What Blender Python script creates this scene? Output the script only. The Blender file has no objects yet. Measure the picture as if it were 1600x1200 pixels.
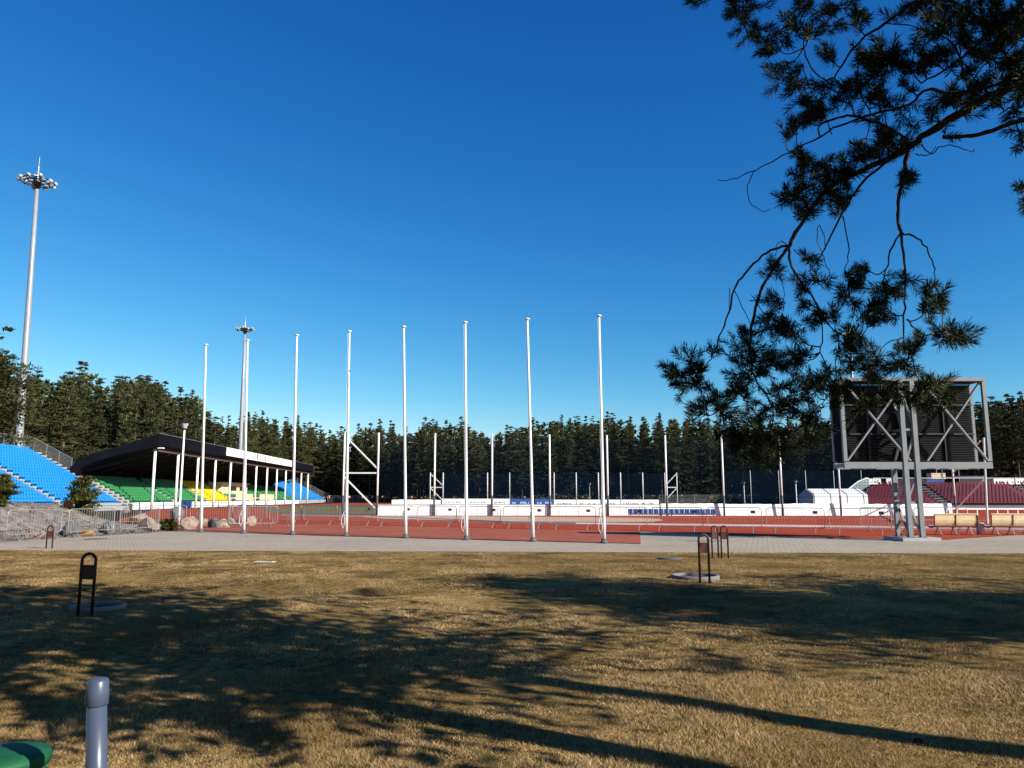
import bpy, math, random
import numpy as np
from mathutils import Vector, Matrix
R = math.radians
random.seed(7)
rng = np.random.default_rng(7)
scene = bpy.context.scene
col = scene.collection

# ------------------------------------------------------------------ camera, world, sun, exposure
CAM_H, F, PITCH = 1.6, 1200.0, math.atan(177/1200)
cam_d = bpy.data.cameras.new('camera'); cam = bpy.data.objects.new('camera', cam_d); col.objects.link(cam)
cam_d.sensor_width = 36; cam_d.lens = 36*F/1600; cam_d.clip_start = .05; cam_d.clip_end = 3000
cam.location = (0, 0, CAM_H); cam.rotation_euler = (R(90)+PITCH, 0, 0)
scene.camera = cam

SUN_TO = Vector((.843, -.537, .0)).normalized(); SUN_EL = R(28.5)
sun_dir = Vector((SUN_TO.x*math.cos(SUN_EL), SUN_TO.y*math.cos(SUN_EL), math.sin(SUN_EL)))
w = bpy.data.worlds.new("World"); scene.world = w; w.use_nodes = True
nt = w.node_tree; nt.nodes.clear()
sky = nt.nodes.new('ShaderNodeTexSky'); sky.sky_type = 'NISHITA'; sky.sun_disc = False
sky.sun_elevation = SUN_EL; sky.sun_rotation = math.atan2(SUN_TO.x, SUN_TO.y)
sky.air_density = 1.0; sky.dust_density = 0.0; sky.ozone_density = 8.0
# the camera's deep clear-sky rendering: each channel of the sky goes through its own power curve
sep = nt.nodes.new('ShaderNodeSeparateColor'); com = nt.nodes.new('ShaderNodeCombineColor')
nt.links.new(sky.outputs[0], sep.inputs[0])
EXPO = .9
for i, (g, k) in enumerate(((2.2, 7.8), (1.34, 2.12), (.88, 1.32))):
    m1 = nt.nodes.new('ShaderNodeMath'); m1.operation = 'MULTIPLY'; m1.inputs[1].default_value = .1
    m2 = nt.nodes.new('ShaderNodeMath'); m2.operation = 'POWER'; m2.inputs[1].default_value = g
    m3 = nt.nodes.new('ShaderNodeMath'); m3.operation = 'MULTIPLY'; m3.inputs[1].default_value = k*10/2**EXPO
    nt.links.new(sep.outputs[i], m1.inputs[0]); nt.links.new(m1.outputs[0], m2.inputs[0]); nt.links.new(m2.outputs[0], m3.inputs[0]); nt.links.new(m3.outputs[0], com.inputs[i])
bg = nt.nodes.new('ShaderNodeBackground'); bg.inputs['Strength'].default_value = .1
wo = nt.nodes.new('ShaderNodeOutputWorld')
nt.links.new(com.outputs[0], bg.inputs[0]); nt.links.new(bg.outputs[0], wo.inputs[0])
sl = bpy.data.lights.new('sun', 'SUN'); sl.energy = 5.0; sl.angle = R(.35); sl.color = (1, .93, .82)
so = bpy.data.objects.new('sun', sl); col.objects.link(so); so.rotation_euler = sun_dir.to_track_quat('Z', 'Y').to_euler(); so.location = (0, 0, 50)
vs = scene.view_settings; vs.view_transform = 'Standard'; vs.look = 'None'; vs.exposure = EXPO; vs.gamma = 1
scene.cycles.max_bounces = 6; scene.cycles.transparent_max_bounces = 16

cp, sp = math.cos(PITCH), math.sin(PITCH)
def ray(px, py):
    a, b = (px-800)/F, -(py-600)/F
    return Vector((a, cp - b*sp, sp + b*cp))
def P(px, py, D):
    d = ray(px, py); k = D/d.y
    return Vector((d.x*k, D, CAM_H + d.z*k))
def G(px, py, z=0.0):
    d = ray(px, py); k = (z-CAM_H)/d.z
    return Vector((d.x*k, d.y*k, z))

# ------------------------------------------------------------------ materials
M = {}
ALB = .78
KEEP = {'white_paint', 'board_white', 'tarp', 'tent_cloth', 'roof_black', 'seat_yellow', 'cream'}
def mat(name, c, rough=.6, var=.15, scale=6, metal=0, c2=None, bump=0, bscale=30, obj_rand=0, spec=.4, detail=4, trans=0):
    if name not in KEEP: c = tuple(x*ALB for x in c); c2 = tuple(x*ALB for x in c2) if c2 else None
    m = bpy.data.materials.new(name); m.use_nodes = True; n = m.node_tree; b = n.nodes['Principled BSDF']
    b.inputs['Roughness'].default_value = rough; b.inputs['Metallic'].default_value = metal
    b.inputs['Specular IOR Level'].default_value = spec
    tc = n.nodes.new('ShaderNodeTexCoord'); no = n.nodes.new('ShaderNodeTexNoise')
    no.inputs['Scale'].default_value = scale; no.inputs['Detail'].default_value = detail
    n.links.new(tc.outputs['Object'], no.inputs['Vector'])
    rp = n.nodes.new('ShaderNodeValToRGB'); rp.color_ramp.elements[0].position = .3; rp.color_ramp.elements[1].position = .7
    a = tuple(x*(1-var) for x in c); d = c2 if c2 else tuple(min(1, x*(1+var)) for x in c)
    rp.color_ramp.elements[0].color = (*a, 1); rp.color_ramp.elements[1].color = (*d, 1)
    n.links.new(no.outputs['Fac'], rp.inputs[0]); out = rp.outputs[0]
    if obj_rand:
        oi = n.nodes.new('ShaderNodeObjectInfo'); mr = n.nodes.new('ShaderNodeMapRange')
        mr.inputs['To Min'].default_value = 1-obj_rand; mr.inputs['To Max'].default_value = 1+obj_rand
        n.links.new(oi.outputs['Random'], mr.inputs['Value'])
        h = n.nodes.new('ShaderNodeHueSaturation'); n.links.new(mr.outputs[0], h.inputs['Value']); n.links.new(out, h.inputs['Color']); out = h.outputs[0]
    n.links.new(out, b.inputs['Base Color'])
    if bump:
        nb = n.nodes.new('ShaderNodeTexNoise'); nb.inputs['Scale'].default_value = bscale; nb.inputs['Detail'].default_value = 5
        n.links.new(tc.outputs['Object'], nb.inputs['Vector'])
        bp = n.nodes.new('ShaderNodeBump'); bp.inputs['Strength'].default_value = bump; bp.inputs['Distance'].default_value = .05
        n.links.new(nb.outputs['Fac'], bp.inputs['Height']); n.links.new(bp.outputs[0], b.inputs['Normal'])
    M[name] = m
    return m
mat('white_paint', (.8, .8, .78), .45, .05, 3)
mat('pole_white', (.80, .79, .77), .4, .10, 3)
mat('galv', (.34, .34, .335), .45, .15, 8, metal=.4)
mat('mast_grey', (.34, .36, .38), .45, .08, 1, metal=.2)
mat('frame_grey', (.215, .235, .25), .5, .08, 3)
mat('louver', (.012, .013, .015), .55, .2, 5)
mat('box_dark', (.007, .008, .010), .8, .2, 5, spec=.06)
mat('roof_black', (.004, .0045, .008), .8, .25, .6, spec=.08)
mat('beam_brown', (.10, .068, .055), .7, .2, 2)
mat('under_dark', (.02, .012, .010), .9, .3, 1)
mat('concrete', (.17, .165, .16), .9, .15, 3, bump=.3, bscale=20)
mat('concrete_dark', (.16, .16, .17), .9, .2, 6, bump=.4)
mat('concrete_light', (.38, .39, .40), .9, .12, 2)
mat('soil', (.06, .05, .04), .95, .4, 8, bump=.6)
mat('seat_blue', (.020, .28, .72), .35, .08, 2)
mat('seat_green', (.045, .27, .085), .4, .1, 2)
mat('seat_yellow', (.75, .50, .01), .4, .08, 2)
mat('seat_maroon', (.125, .002, .024), .5, .25, .25, spec=.1)
mat('seat_navy', (.015, .05, .22), .4, .1, 2)
mat('cream', (.66, .55, .33), .7, .08, 2)
mat('board_white', (.78, .78, .77), .5, .04, 1)
mat('board_blue', (.03, .10, .34), .5, .06, 1)
mat('ink_dark', (.06, .065, .08), .6, .1, 5)
mat('ink_grey', (.16, .17, .18), .6, .1, 5)
mat('ink_mid', (.14, .145, .15), .6, .1, 5)
mat('ink_red', (.38, .05, .07), .6, .1, 5)
mat('ink_white', (.8, .83, .88), .6, .05, 5)
mat('tarp', (.76, .77, .77), .6, .06, 1.5, bump=.25, bscale=3)
mat('tent_cloth', (.76, .76, .77), .6, .05, 1, bump=.2, bscale=2)
mat('tent_shaded', (.40, .42, .55), .4, .1, 1)  # grey-blue version of the tent cloth, gable shade put into the colour
mat('clear_panel', (.20, .26, .26), .3, .1, 1)
mat('red_roof', (.42, .05, .03), .7, .15, 2)
mat('hoop_brown', (.032, .014, .010), .5, .2, 10)
mat('plate_brown', (.085, .022, .014), .55, .2, 10)
mat('wood', (.72, .56, .34), .55, .14, 3, bump=.15)
mat('bin_steel', (.6, .6, .6), .35, .1, 5, metal=.3)
mat('lamp_black', (.02, .02, .022), .4, .2, 5)
mat('lamp_glass', (.45, .47, .5), .2, .1, 5)
mat('flood_body', (.40, .41, .42), .4, .1, 5)
mat('flood_glass', (.40, .40, .39), .2, .1, 5)
mat('rock_pink', (.27, .205, .165), .9, .4, 2.5, bump=.9, bscale=5, obj_rand=.25)
mat('rock_grey', (.13, .13, .135), .9, .3, 2.5, bump=.7, bscale=7, obj_rand=.2)
mat('rock_ochre', (.25, .16, .06), .9, .35, 2, bump=.7, bscale=6)
mat('bark', (.045, .031, .024), .95, .35, 6, bump=.8, bscale=25)
mat('bark_far', (.13, .085, .055), .95, .35, .6, obj_rand=.3)
mat('twig', (.050, .036, .028), .9, .3, 40)
mat('needles', (.022, .036, .014), .55, .35, 9, c2=(.050, .068, .024), spec=.12)
mat('needles_far', (.048, .062, .022), .7, .4, .35, c2=(.115, .120, .042), obj_rand=.28, spec=.1)
mat('needles_dark', (.030, .046, .022), .7, .4, .35, c2=(.105, .115, .042), obj_rand=.28, spec=.1)
mat('needles_bush', (.050, .075, .020), .7, .4, 3, c2=(.13, .13, .035), spec=.1)
mat('needles_brown', (.10, .06, .03), .8, .3, 3, spec=.1)
mat('pvc', (.065, .088, .145), .35, .08, 3)
mat('lid_green', (.010, .095, .040), .6, .35, 6, spec=.2)
mat('iron', (.10, .10, .10), .7, .2, 5)
mat('litter', (.50, .50, .47), .7, .05, 5)
mat('orange', (.75, .28, .10), .6, .1, 5)

def noise_ground(name, stops, scales, rough=.95, bump=.3, bscale=60, brick=None):
    """stops: colours; two noises mixed: a broad one and a fine one; optional brick joints"""
    stops = [tuple(x*ALB for x in q) for q in stops]
    m = bpy.data.materials.new(name); m.use_nodes = True; n = m.node_tree; b = n.nodes['Principled BSDF']
    b.inputs['Roughness'].default_value = rough; b.inputs['Specular IOR Level'].default_value = .03
    tc = n.nodes.new('ShaderNodeTexCoord')
    outs = []
    for s, dt in scales:
        t = n.nodes.new('ShaderNodeTexNoise'); t.inputs['Scale'].default_value = s; t.inputs['Detail'].default_value = dt
        n.links.new(tc.outputs['Object'], t.inputs['Vector']); outs.append(t)
    mix = n.nodes.new('ShaderNodeMix'); mix.data_type = 'FLOAT'; mix.inputs[0].default_value = .5
    n.links.new(outs[0].outputs['Fac'], mix.inputs[2]); n.links.new(outs[1].outputs['Fac'], mix.inputs[3])
    rp = n.nodes.new('ShaderNodeValToRGB'); cr = rp.color_ramp
    cr.elements[0].position = .36; cr.elements[1].position = .64
    cr.elements[0].color = (*stops[0], 1); cr.elements[1].color = (*stops[-1], 1)
    for i, s in enumerate(stops[1:-1]):
        e = cr.elements.new(.36+.28*(i+1)/(len(stops)-1)); e.color = (*s, 1)
    n.links.new(mix.outputs[0], rp.inputs[0]); out = rp.outputs[0]
    if brick:
        br = n.nodes.new('ShaderNodeTexBrick'); mp = n.nodes.new('ShaderNodeMapping'); mp.inputs['Rotation'].default_value = (0, 0, brick[2])
        br.inputs['Scale'].default_value = 1; br.inputs['Brick Width'].default_value = brick[0]; br.inputs['Row Height'].default_value = brick[1]
        br.inputs['Mortar Size'].default_value = .012; br.inputs['Color1'].default_value = (1, 1, 1, 1); br.inputs['Color2'].default_value = (.86, .86, .86, 1)
        br.inputs['Mortar'].default_value = (.5, .5, .5, 1)
        n.links.new(tc.outputs['Object'], mp.inputs[0]); n.links.new(mp.outputs[0], br.inputs['Vector'])
        mm = n.nodes.new('ShaderNodeMix'); mm.data_type = 'RGBA'; mm.blend_type = 'MULTIPLY'; mm.inputs[0].default_value = 1
        n.links.new(out, mm.inputs[6]); n.links.new(br.outputs['Color'], mm.inputs[7]); out = mm.outputs[2]
    n.links.new(out, b.inputs['Base Color'])
    nb = n.nodes.new('ShaderNodeTexNoise'); nb.inputs['Scale'].default_value = bscale; nb.inputs['Detail'].default_value = 6
    n.links.new(tc.outputs['Object'], nb.inputs['Vector'])
    bp = n.nodes.new('ShaderNodeBump'); bp.inputs['Strength'].default_value = bump; bp.inputs['Distance'].default_value = .03
    n.links.new(nb.outputs['Fac'], bp.inputs['Height']); n.links.new(bp.outputs[0], b.inputs['Normal'])
    M[name] = m
noise_ground('lawn', [(.05, .032, .010), (.13, .085, .028), (.24, .155, .055), (.36, .24, .088)], [(.55, 5), (9, 6)], bump=.9, bscale=45)
noise_ground('forest_floor', [(.02, .018, .010), (.05, .042, .022)], [(.1, 5), (2, 6)])
noise_ground('paver_grey', [(.42, .355, .275), (.49, .415, .33), (.54, .465, .375)], [(.25, 4), (3, 5)], rough=.85, bump=.15, brick=(.24, .12, R(-27)))
noise_ground('paver_red', [(.36, .105, .07), (.43, .13, .085), (.47, .16, .105)], [(.3, 4), (3, 5)], rough=.85, bump=.15, brick=(.24, .12, R(-27)))
noise_ground('track', [(.31, .052, .024), (.36, .064, .030), (.40, .08, .040)], [(.08, 4), (1.5, 5)], rough=.9, bump=.1)
noise_ground('sand', [(.52, .36, .24), (.60, .43, .30)], [(.3, 4), (3, 5)])
noise_ground('infield', [(.085, .10, .04), (.14, .13, .06), (.18, .16, .08)], [(.1, 4), (2, 5)])
noise_ground('line_white', [(.62, .55, .5), (.75, .70, .66)], [(.5, 4), (5, 5)])
noise_ground('gravel', [(.09, .075, .068), (.17, .145, .13), (.25, .215, .195), (.36, .31, .28)], [(3.2, 6), (17, 6)], bump=1.0, bscale=20)

def net_mat(name, c, op, cell):
    m = bpy.data.materials.new(name); m.use_nodes = True; n = m.node_tree; n.nodes.clear()
    o = n.nodes.new('ShaderNodeOutputMaterial'); d = n.nodes.new('ShaderNodeBsdfDiffuse'); d.inputs[0].default_value = (*c, 1)
    t = n.nodes.new('ShaderNodeBsdfTransparent'); mx = n.nodes.new('ShaderNodeMixShader')
    uv = n.nodes.new('ShaderNodeUVMap')
    br = n.nodes.new('ShaderNodeTexBrick'); br.offset = 0; br.inputs['Scale'].default_value = 1
    br.inputs['Brick Width'].default_value = cell; br.inputs['Row Height'].default_value = cell; br.inputs['Mortar Size'].default_value = cell*.09; br.inputs['Mortar Smooth'].default_value = 0
    n.links.new(uv.outputs[0], br.inputs['Vector'])
    mr = n.nodes.new('ShaderNodeMapRange'); mr.inputs['To Min'].default_value = op; mr.inputs['To Max'].default_value = .55
    n.links.new(br.outputs['Fac'], mr.inputs['Value']); n.links.new(mr.outputs[0], mx.inputs[0])
    n.links.new(t.outputs[0], mx.inputs[1]); n.links.new(d.outputs[0], mx.inputs[2]); n.links.new(mx.outputs[0], o.inputs[0])
    M[name] = m
net_mat('net_dark', (.004, .009, .018), .10, .24)
net_mat('net_blue', (.003, .010, .024), .27, .45)
net_mat('net_slat', (.30, .32, .34), .32, .3)

# ------------------------------------------------------------------ mesh builder
class MB:
    def __init__(s): s.v = []; s.f = []; s.uv = None
    def add(s, v, f):
        o = len(s.v); s.v += [tuple(x) for x in v]; s.f += [tuple(i+o for i in q) for q in f]; return s
    def box(s, c, d, rot=None):
        x, y, z = [q/2 for q in d]; vs_ = [Vector((i*x, j*y, k*z)) for i in (-1, 1) for j in (-1, 1) for k in (-1, 1)]
        if rot is not None: vs_ = [rot @ q for q in vs_]
        c = Vector(c)
        return s.add([q+c for q in vs_], [(0, 1, 3, 2), (4, 6, 7, 5), (0, 4, 5, 1), (2, 3, 7, 6), (0, 2, 6, 4), (1, 5, 7, 3)])
    def bar(s, a, b, wx, wy):
        a, b = Vector(a), Vector(b); d = b-a; q = d.to_track_quat('Z', 'Y').to_matrix()
        return s.box((a+b)/2, (wx, wy, d.length), q)
    def tube(s, pts, r, n=8, caps=True):
        pts = [Vector(p) for p in pts]; k = len(pts); rs = r if hasattr(r, '__len__') else [r]*k
        o = len(s.v); up = None
        for i, p in enumerate(pts):
            d = (pts[min(i+1, k-1)]-pts[max(i-1, 0)]); d = d.normalized() if d.length > 1e-9 else Vector((0, 0, 1))
            if up is None:
                up = d.orthogonal().normalized()
            else:
                up = (up - d*up.dot(d)); up = up.normalized() if up.length > 1e-6 else d.orthogonal().normalized()
            sd = d.cross(up)
            for j in range(n):
                a = 2*math.pi*j/n; q = p + (up*math.cos(a)+sd*math.sin(a))*rs[i]; s.v.append(tuple(q))
        for i in range(k-1):
            for j in range(n):
                a, b = o+i*n+j, o+i*n+(j+1) % n
                s.f.append((a, b, b+n, a+n))
        if caps:
            s.f.append(tuple(o+j for j in range(n))[::-1]); s.f.append(tuple(o+(k-1)*n+j for j in range(n)))
        return s
    def lathe(s, prof, n=24, c=(0, 0, 0)):
        o = len(s.v)
        for r, z in prof:
            for j in range(n):
                a = 2*math.pi*j/n; s.v.append((c[0]+r*math.cos(a), c[1]+r*math.sin(a), c[2]+z))
        for i in range(len(prof)-1):
            for j in range(n):
                a, b = o+i*n+j, o+i*n+(j+1) % n; s.f.append((a, b, b+n, a+n))
        if prof[0][0] > 1e-4: s.f.append(tuple(o+j for j in range(n))[::-1])
        if prof[-1][0] > 1e-4: s.f.append(tuple(o+(len(prof)-1)*n+j for j in range(n)))
        return s
    def prism(s, prof, a0, a1, axis=0):
        """prof in the two other axes, extruded from a0 to a1 along axis 0"""
        n = len(prof); o = len(s.v)
        for a in (a0, a1):
            for (y, z) in prof: s.v.append((a, y, z))
        for j in range(n):
            k = (j+1) % n; s.f.append((o+j, o+k, o+n+k, o+n+j))
        s.f.append(tuple(o+j for j in range(n))[::-1]); s.f.append(tuple(o+n+j for j in range(n)))
        return s
    def mesh(s, name, m, smooth=False):
        me = bpy.data.meshes.new(name); me.from_pydata(s.v, [], s.f); me.materials.append(M[m] if isinstance(m, str) else m)
        if smooth: me.shade_smooth()
        me.update(); return me
def np_mesh(name, verts, faces_n, m, nper=3):
    """verts (N,3); faces (K,nper)"""
    me = bpy.data.meshes.new(name); nv, nf = len(verts), len(faces_n)
    me.vertices.add(nv); me.vertices.foreach_set('co', np.asarray(verts, np.float32).ravel())
    me.loops.add(nf*nper); me.loops.foreach_set('vertex_index', np.asarray(faces_n, np.int32).ravel())
    me.polygons.add(nf); me.polygons.foreach_set('loop_start', np.arange(0, nf*nper, nper, dtype=np.int32))
    me.polygons.foreach_set('loop_total', np.full(nf, nper, dtype=np.int32))
    me.update(calc_edges=True); me.materials.append(M[m]); return me
def link(name, me, parent=None, loc=None, rot=None):
    o = bpy.data.objects.new(name, me); col.objects.link(o)
    if parent is not None: o.parent = parent
    if loc is not None: o.location = loc
    if rot is not None: o.rotation_euler = rot
    return o
def tag(o, label, cat, group=None):
    o['label'] = label; o['category'] = cat
    if group: o['group'] = group
    return o
def thing(name, label, cat, loc=(0, 0, 0), rz=0, group=None):
    return tag(link(name, None, loc=loc, rot=(0, 0, rz)), label, cat, group)
def part(name, mb, m, parent, smooth=False, loc=None):
    return link(name, mb.mesh(name, m, smooth), parent, loc)
def copy_tree(o, parent=None):
    c = o.copy(); col.objects.link(c)
    if parent is not None: c.parent = parent
    for ch in list(o.children):
        if ch.name in kids_ok: copy_tree(ch, c)
    return c
class _all:
    def __contains__(s, x): return True
kids_ok = _all()
def structure(name, mb_or_me, m=None):
    me = mb_or_me.mesh(name, m) if isinstance(mb_or_me, MB) else mb_or_me
    o = link(name, me); o['kind'] = 'structure'; return o

# ------------------------------------------------------------------ ground sheets
def sheet(name, pts, z, m):
    mb = MB(); mb.v = [(p[0], p[1], z) for p in pts]; mb.f = [tuple(range(len(pts)))]
    me = mb.mesh(name, m)
    if me.polygons[0].normal.z < 0: me.flip_normals()
    return structure(name, me)
sheet('ground', [(-900, -300), (900, -300), (900, 1500), (-900, 1500)], -.012, 'forest_floor')
GE_L, GE_R = G(-700, 858), G(2300, 868)
# lawn with gentle bumps
nx, ny = 150, 130
xs = np.linspace(-24, 30, nx); ys = np.linspace(-16, 1, ny)
def hash_noise(x, y, seed=0):
    r = np.random.default_rng(seed); out = np.zeros_like(x)
    for k in range(7):
        a = r.uniform(0, 2*math.pi); f = r.uniform(.5, 3.2); out += np.sin((x*math.cos(a)+y*math.sin(a))*f + r.uniform(0, 6))/7
    return out
def lawn_edge(x):
    t = (x-GE_L.x)/(GE_R.x-GE_L.x); return GE_L.y + t*(GE_R.y-GE_L.y)
X, T = np.meshgrid(np.linspace(-34, 40, nx), np.linspace(0, 1, ny))
Y = -14 + T*(lawn_edge(X)+.03*np.sin(X*2.3)+.02*np.sin(X*7.1)+14)
Z = hash_noise(X, Y, 3)*.035 + .012 + hash_noise(X*3, Y*3, 4)*.008
Z *= np.clip((lawn_edge(X)-Y)/1.2, 0, 1); Z = Z + .018
v = np.stack([X, Y, Z], -1).reshape(-1, 3)
idx = np.arange(nx*ny).reshape(ny, nx)
q = np.stack([idx[:-1, :-1], idx[:-1, 1:], idx[1:, 1:], idx[1:, :-1]], -1).reshape(-1, 4)
me = np_mesh('lawn', v, q, 'lawn', 4); me.shade_smooth(); structure('lawn', me)
def lawn_z(x, y):
    z = hash_noise(x, y, 3)*.035 + .012 + hash_noise(x*3, y*3, 4)*.008
    return z*np.clip((lawn_edge(x)-y)/1.2, 0, 1)+.018

TF = [G(284, 822), G(430, 818), G(550, 819.5), G(780, 826), G(999, 831), G(1187, 838), G(1480, 843.5), G(1512, 841), G(1600, 835.5), G(2100, 815)]
sheet('paving', [(GE_L.x, GE_L.y-.1), (GE_R.x, GE_R.y-.1), (60, 34), (28, 40), (-8, 52), (-30, 52), (-60, 40)], 0.0, 'paver_grey')
sheet('running_track', [(p.x, p.y) for p in TF] + [(150, 110), (150, 140), (20, 150), (-28, 225), (-48, 258), (-46, 100), (-30, 60), (-24, 47)], .012, 'track')
sheet('red_paving', [(p.x, p.y) for p in (G(262, 828), G(500, 837.3), G(800, 845), G(1001.5, 850), G(999.5, 831.2), G(780, 826.4), G(550, 819.9), G(430, 818.4), G(300, 821))], .008+.012, 'paver_red')
sheet('infield', [(p.x, p.y) for p in (G(424, 801), G(455, 804), G(590, 804.5), G(1000, 803), G(1500, 803))] + [(60, 175), (-20, 190), (-36, 150), (-36, 110)], .017, 'infield')
sheet('sand_run', [(p.x, p.y) for p in (G(560, 807), G(590, 806.2), G(800, 807.4), G(1000, 809.5), G(1030, 811), G(1037, 813.5), G(1020, 815.6), G(960, 816.2), G(800, 815), G(600, 811))], .021, 'sand')
def line(name, pts, wd, z=.024):
    pts = [Vector((p.x, p.y, 0)) for p in pts]; a, b = [], []
    for i, p in enumerate(pts):
        d = (pts[min(i+1, len(pts)-1)]-pts[max(i-1, 0)]).normalized(); n = Vector((-d.y, d.x, 0))*wd/2
        a.append(p+n); b.append(p-n)
    sheet(name, [(p.x, p.y) for p in b + a[::-1]], z, 'line_white')
kb = MB()
for pl in ([G(440, 805.5), G(500, 806.5), G(580, 807.8), G(650, 810), G(720, 813), G(800, 816.8), G(900, 819), G(1025, 820.6), G(1160, 822.3), G(1290, 823.8), G(1450, 826), G(1640, 829)], [G(1290, 828.4), G(1640, 833)][:0]):
    for a_, b_2 in zip(pl[:-1], pl[1:]): kb.bar(a_+Vector((0, 0, .045)), b_2+Vector((0, 0, .045)), .10, .11)
structure('track_kerb', kb, 'white_paint')
line('track_line', [G(1290, 826.6), G(1640, 831.5)], .18, .030)
line('track_line', [G(1380, 812), G(1600, 816)], .45, .033)
line('track_line', [G(1000, 808.4), G(1300, 811), G(1500, 813)], .25, .036)

# ------------------------------------------------------------------ gravel mound with boulders
def mound_h(x, y):
    # runs along the left row of barriers, falling away to the right
    ax, ay, bx, by = -18.0, 28.2, -15.4, 38.2
    ux, uy = (bx-ax), (by-ay); L = math.hypot(ux, uy); ux /= L; uy /= L
    s = (x-ax)*ux + (y-ay)*uy; t = (x-ax)*(-uy) + (y-ay)*ux      # t grows away from the barriers (to the left)
    t = t - .15
    up = np.clip(t/4.6, 0, 1); up = up*up*(3-2*up)
    along = np.clip((10.6 - s)/4.5, 0, 1); along = along*along*(3-2*along)
    h = 1.42*up*along - .25*np.clip((s-2)/6, 0, 1)*up*along
    return h + .10*np.clip(t, 0, 1)*along*hash_noise(x*1.4, y*1.4, 9) + .05*np.clip(t, 0, 1)*along*hash_noise(x*5, y*5, 10)
X, Y = np.meshgrid(np.linspace(-44, -12.5, 160), np.linspace(18, 50, 150))
Z = mound_h(X, Y); Z = np.where(Z > .0, Z+.0, -.05)
v = np.stack([X, Y, Z], -1).reshape(-1, 3); idx = np.arange(160*150).reshape(150, 160)
q = np.stack([idx[:-1, :-1], idx[:-1, 1:], idx[1:, 1:], idx[1:, :-1]], -1).reshape(-1, 4)
me = np_mesh('gravel_slope', v, q, 'gravel', 4); me.shade_smooth(); structure('gravel_slope', me)
def mh(x, y): return float(max(0, mound_h(np.array([x]), np.array([y]))[0]))
def on_mound(px, py):
    """first point where the pixel's ray meets the slope"""
    d = ray(px, py)
    for k in np.arange(20, 70, .05):
        x, y, z = d.x*k, d.y*k, CAM_H+d.z*k
        if z <= mh(x, y): return Vector((x, y, mh(x, y)))
    return G(px, py)
# loose stones
n_st = 5200
sx_, sy_ = rng.uniform(-30, -14, n_st), rng.uniform(24, 46, n_st); hz_ = mound_h(sx_, sy_); k = hz_ > .03
sx_, sy_, hz_ = sx_[k], sy_[k], hz_[k]; n_st = len(sx_); r_ = rng.uniform(.025, .075, n_st)*rng.choice([1, 1, 1, 1.8], n_st)
oct_v = np.array([(1, 0, 0), (-1, 0, 0), (0, 1, 0), (0, -1, 0), (0, 0, .7), (0, 0, -.7)], float); oct_f = np.array([(0, 2, 4), (2, 1, 4), (1, 3, 4), (3, 0, 4), (2, 0, 5), (1, 2, 5), (3, 1, 5), (0, 3, 5)])
vv = oct_v[None]*r_[:, None, None]*rng.uniform(.6, 1.3, (n_st, 6, 1)) ; a = rng.uniform(0, 6.28, n_st); ca, sa = np.cos(a)[:, None], np.sin(a)[:, None]
vv = np.stack([vv[..., 0]*ca-vv[..., 1]*sa, vv[..., 0]*sa+vv[..., 1]*ca, vv[..., 2]], -1) + np.stack([sx_, sy_, hz_], -1)[:, None]
ff = (oct_f[None]+(np.arange(n_st)*6)[:, None, None]).reshape(-1, 3)
o = link('loose_stones', np_mesh('loose_stones', vv.reshape(-1, 3), ff, 'rock_grey')); o['kind'] = 'stuff'; o['label'] = 'loose grey stones scattered over the gravel slope'; o['category'] = 'stones'

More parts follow.
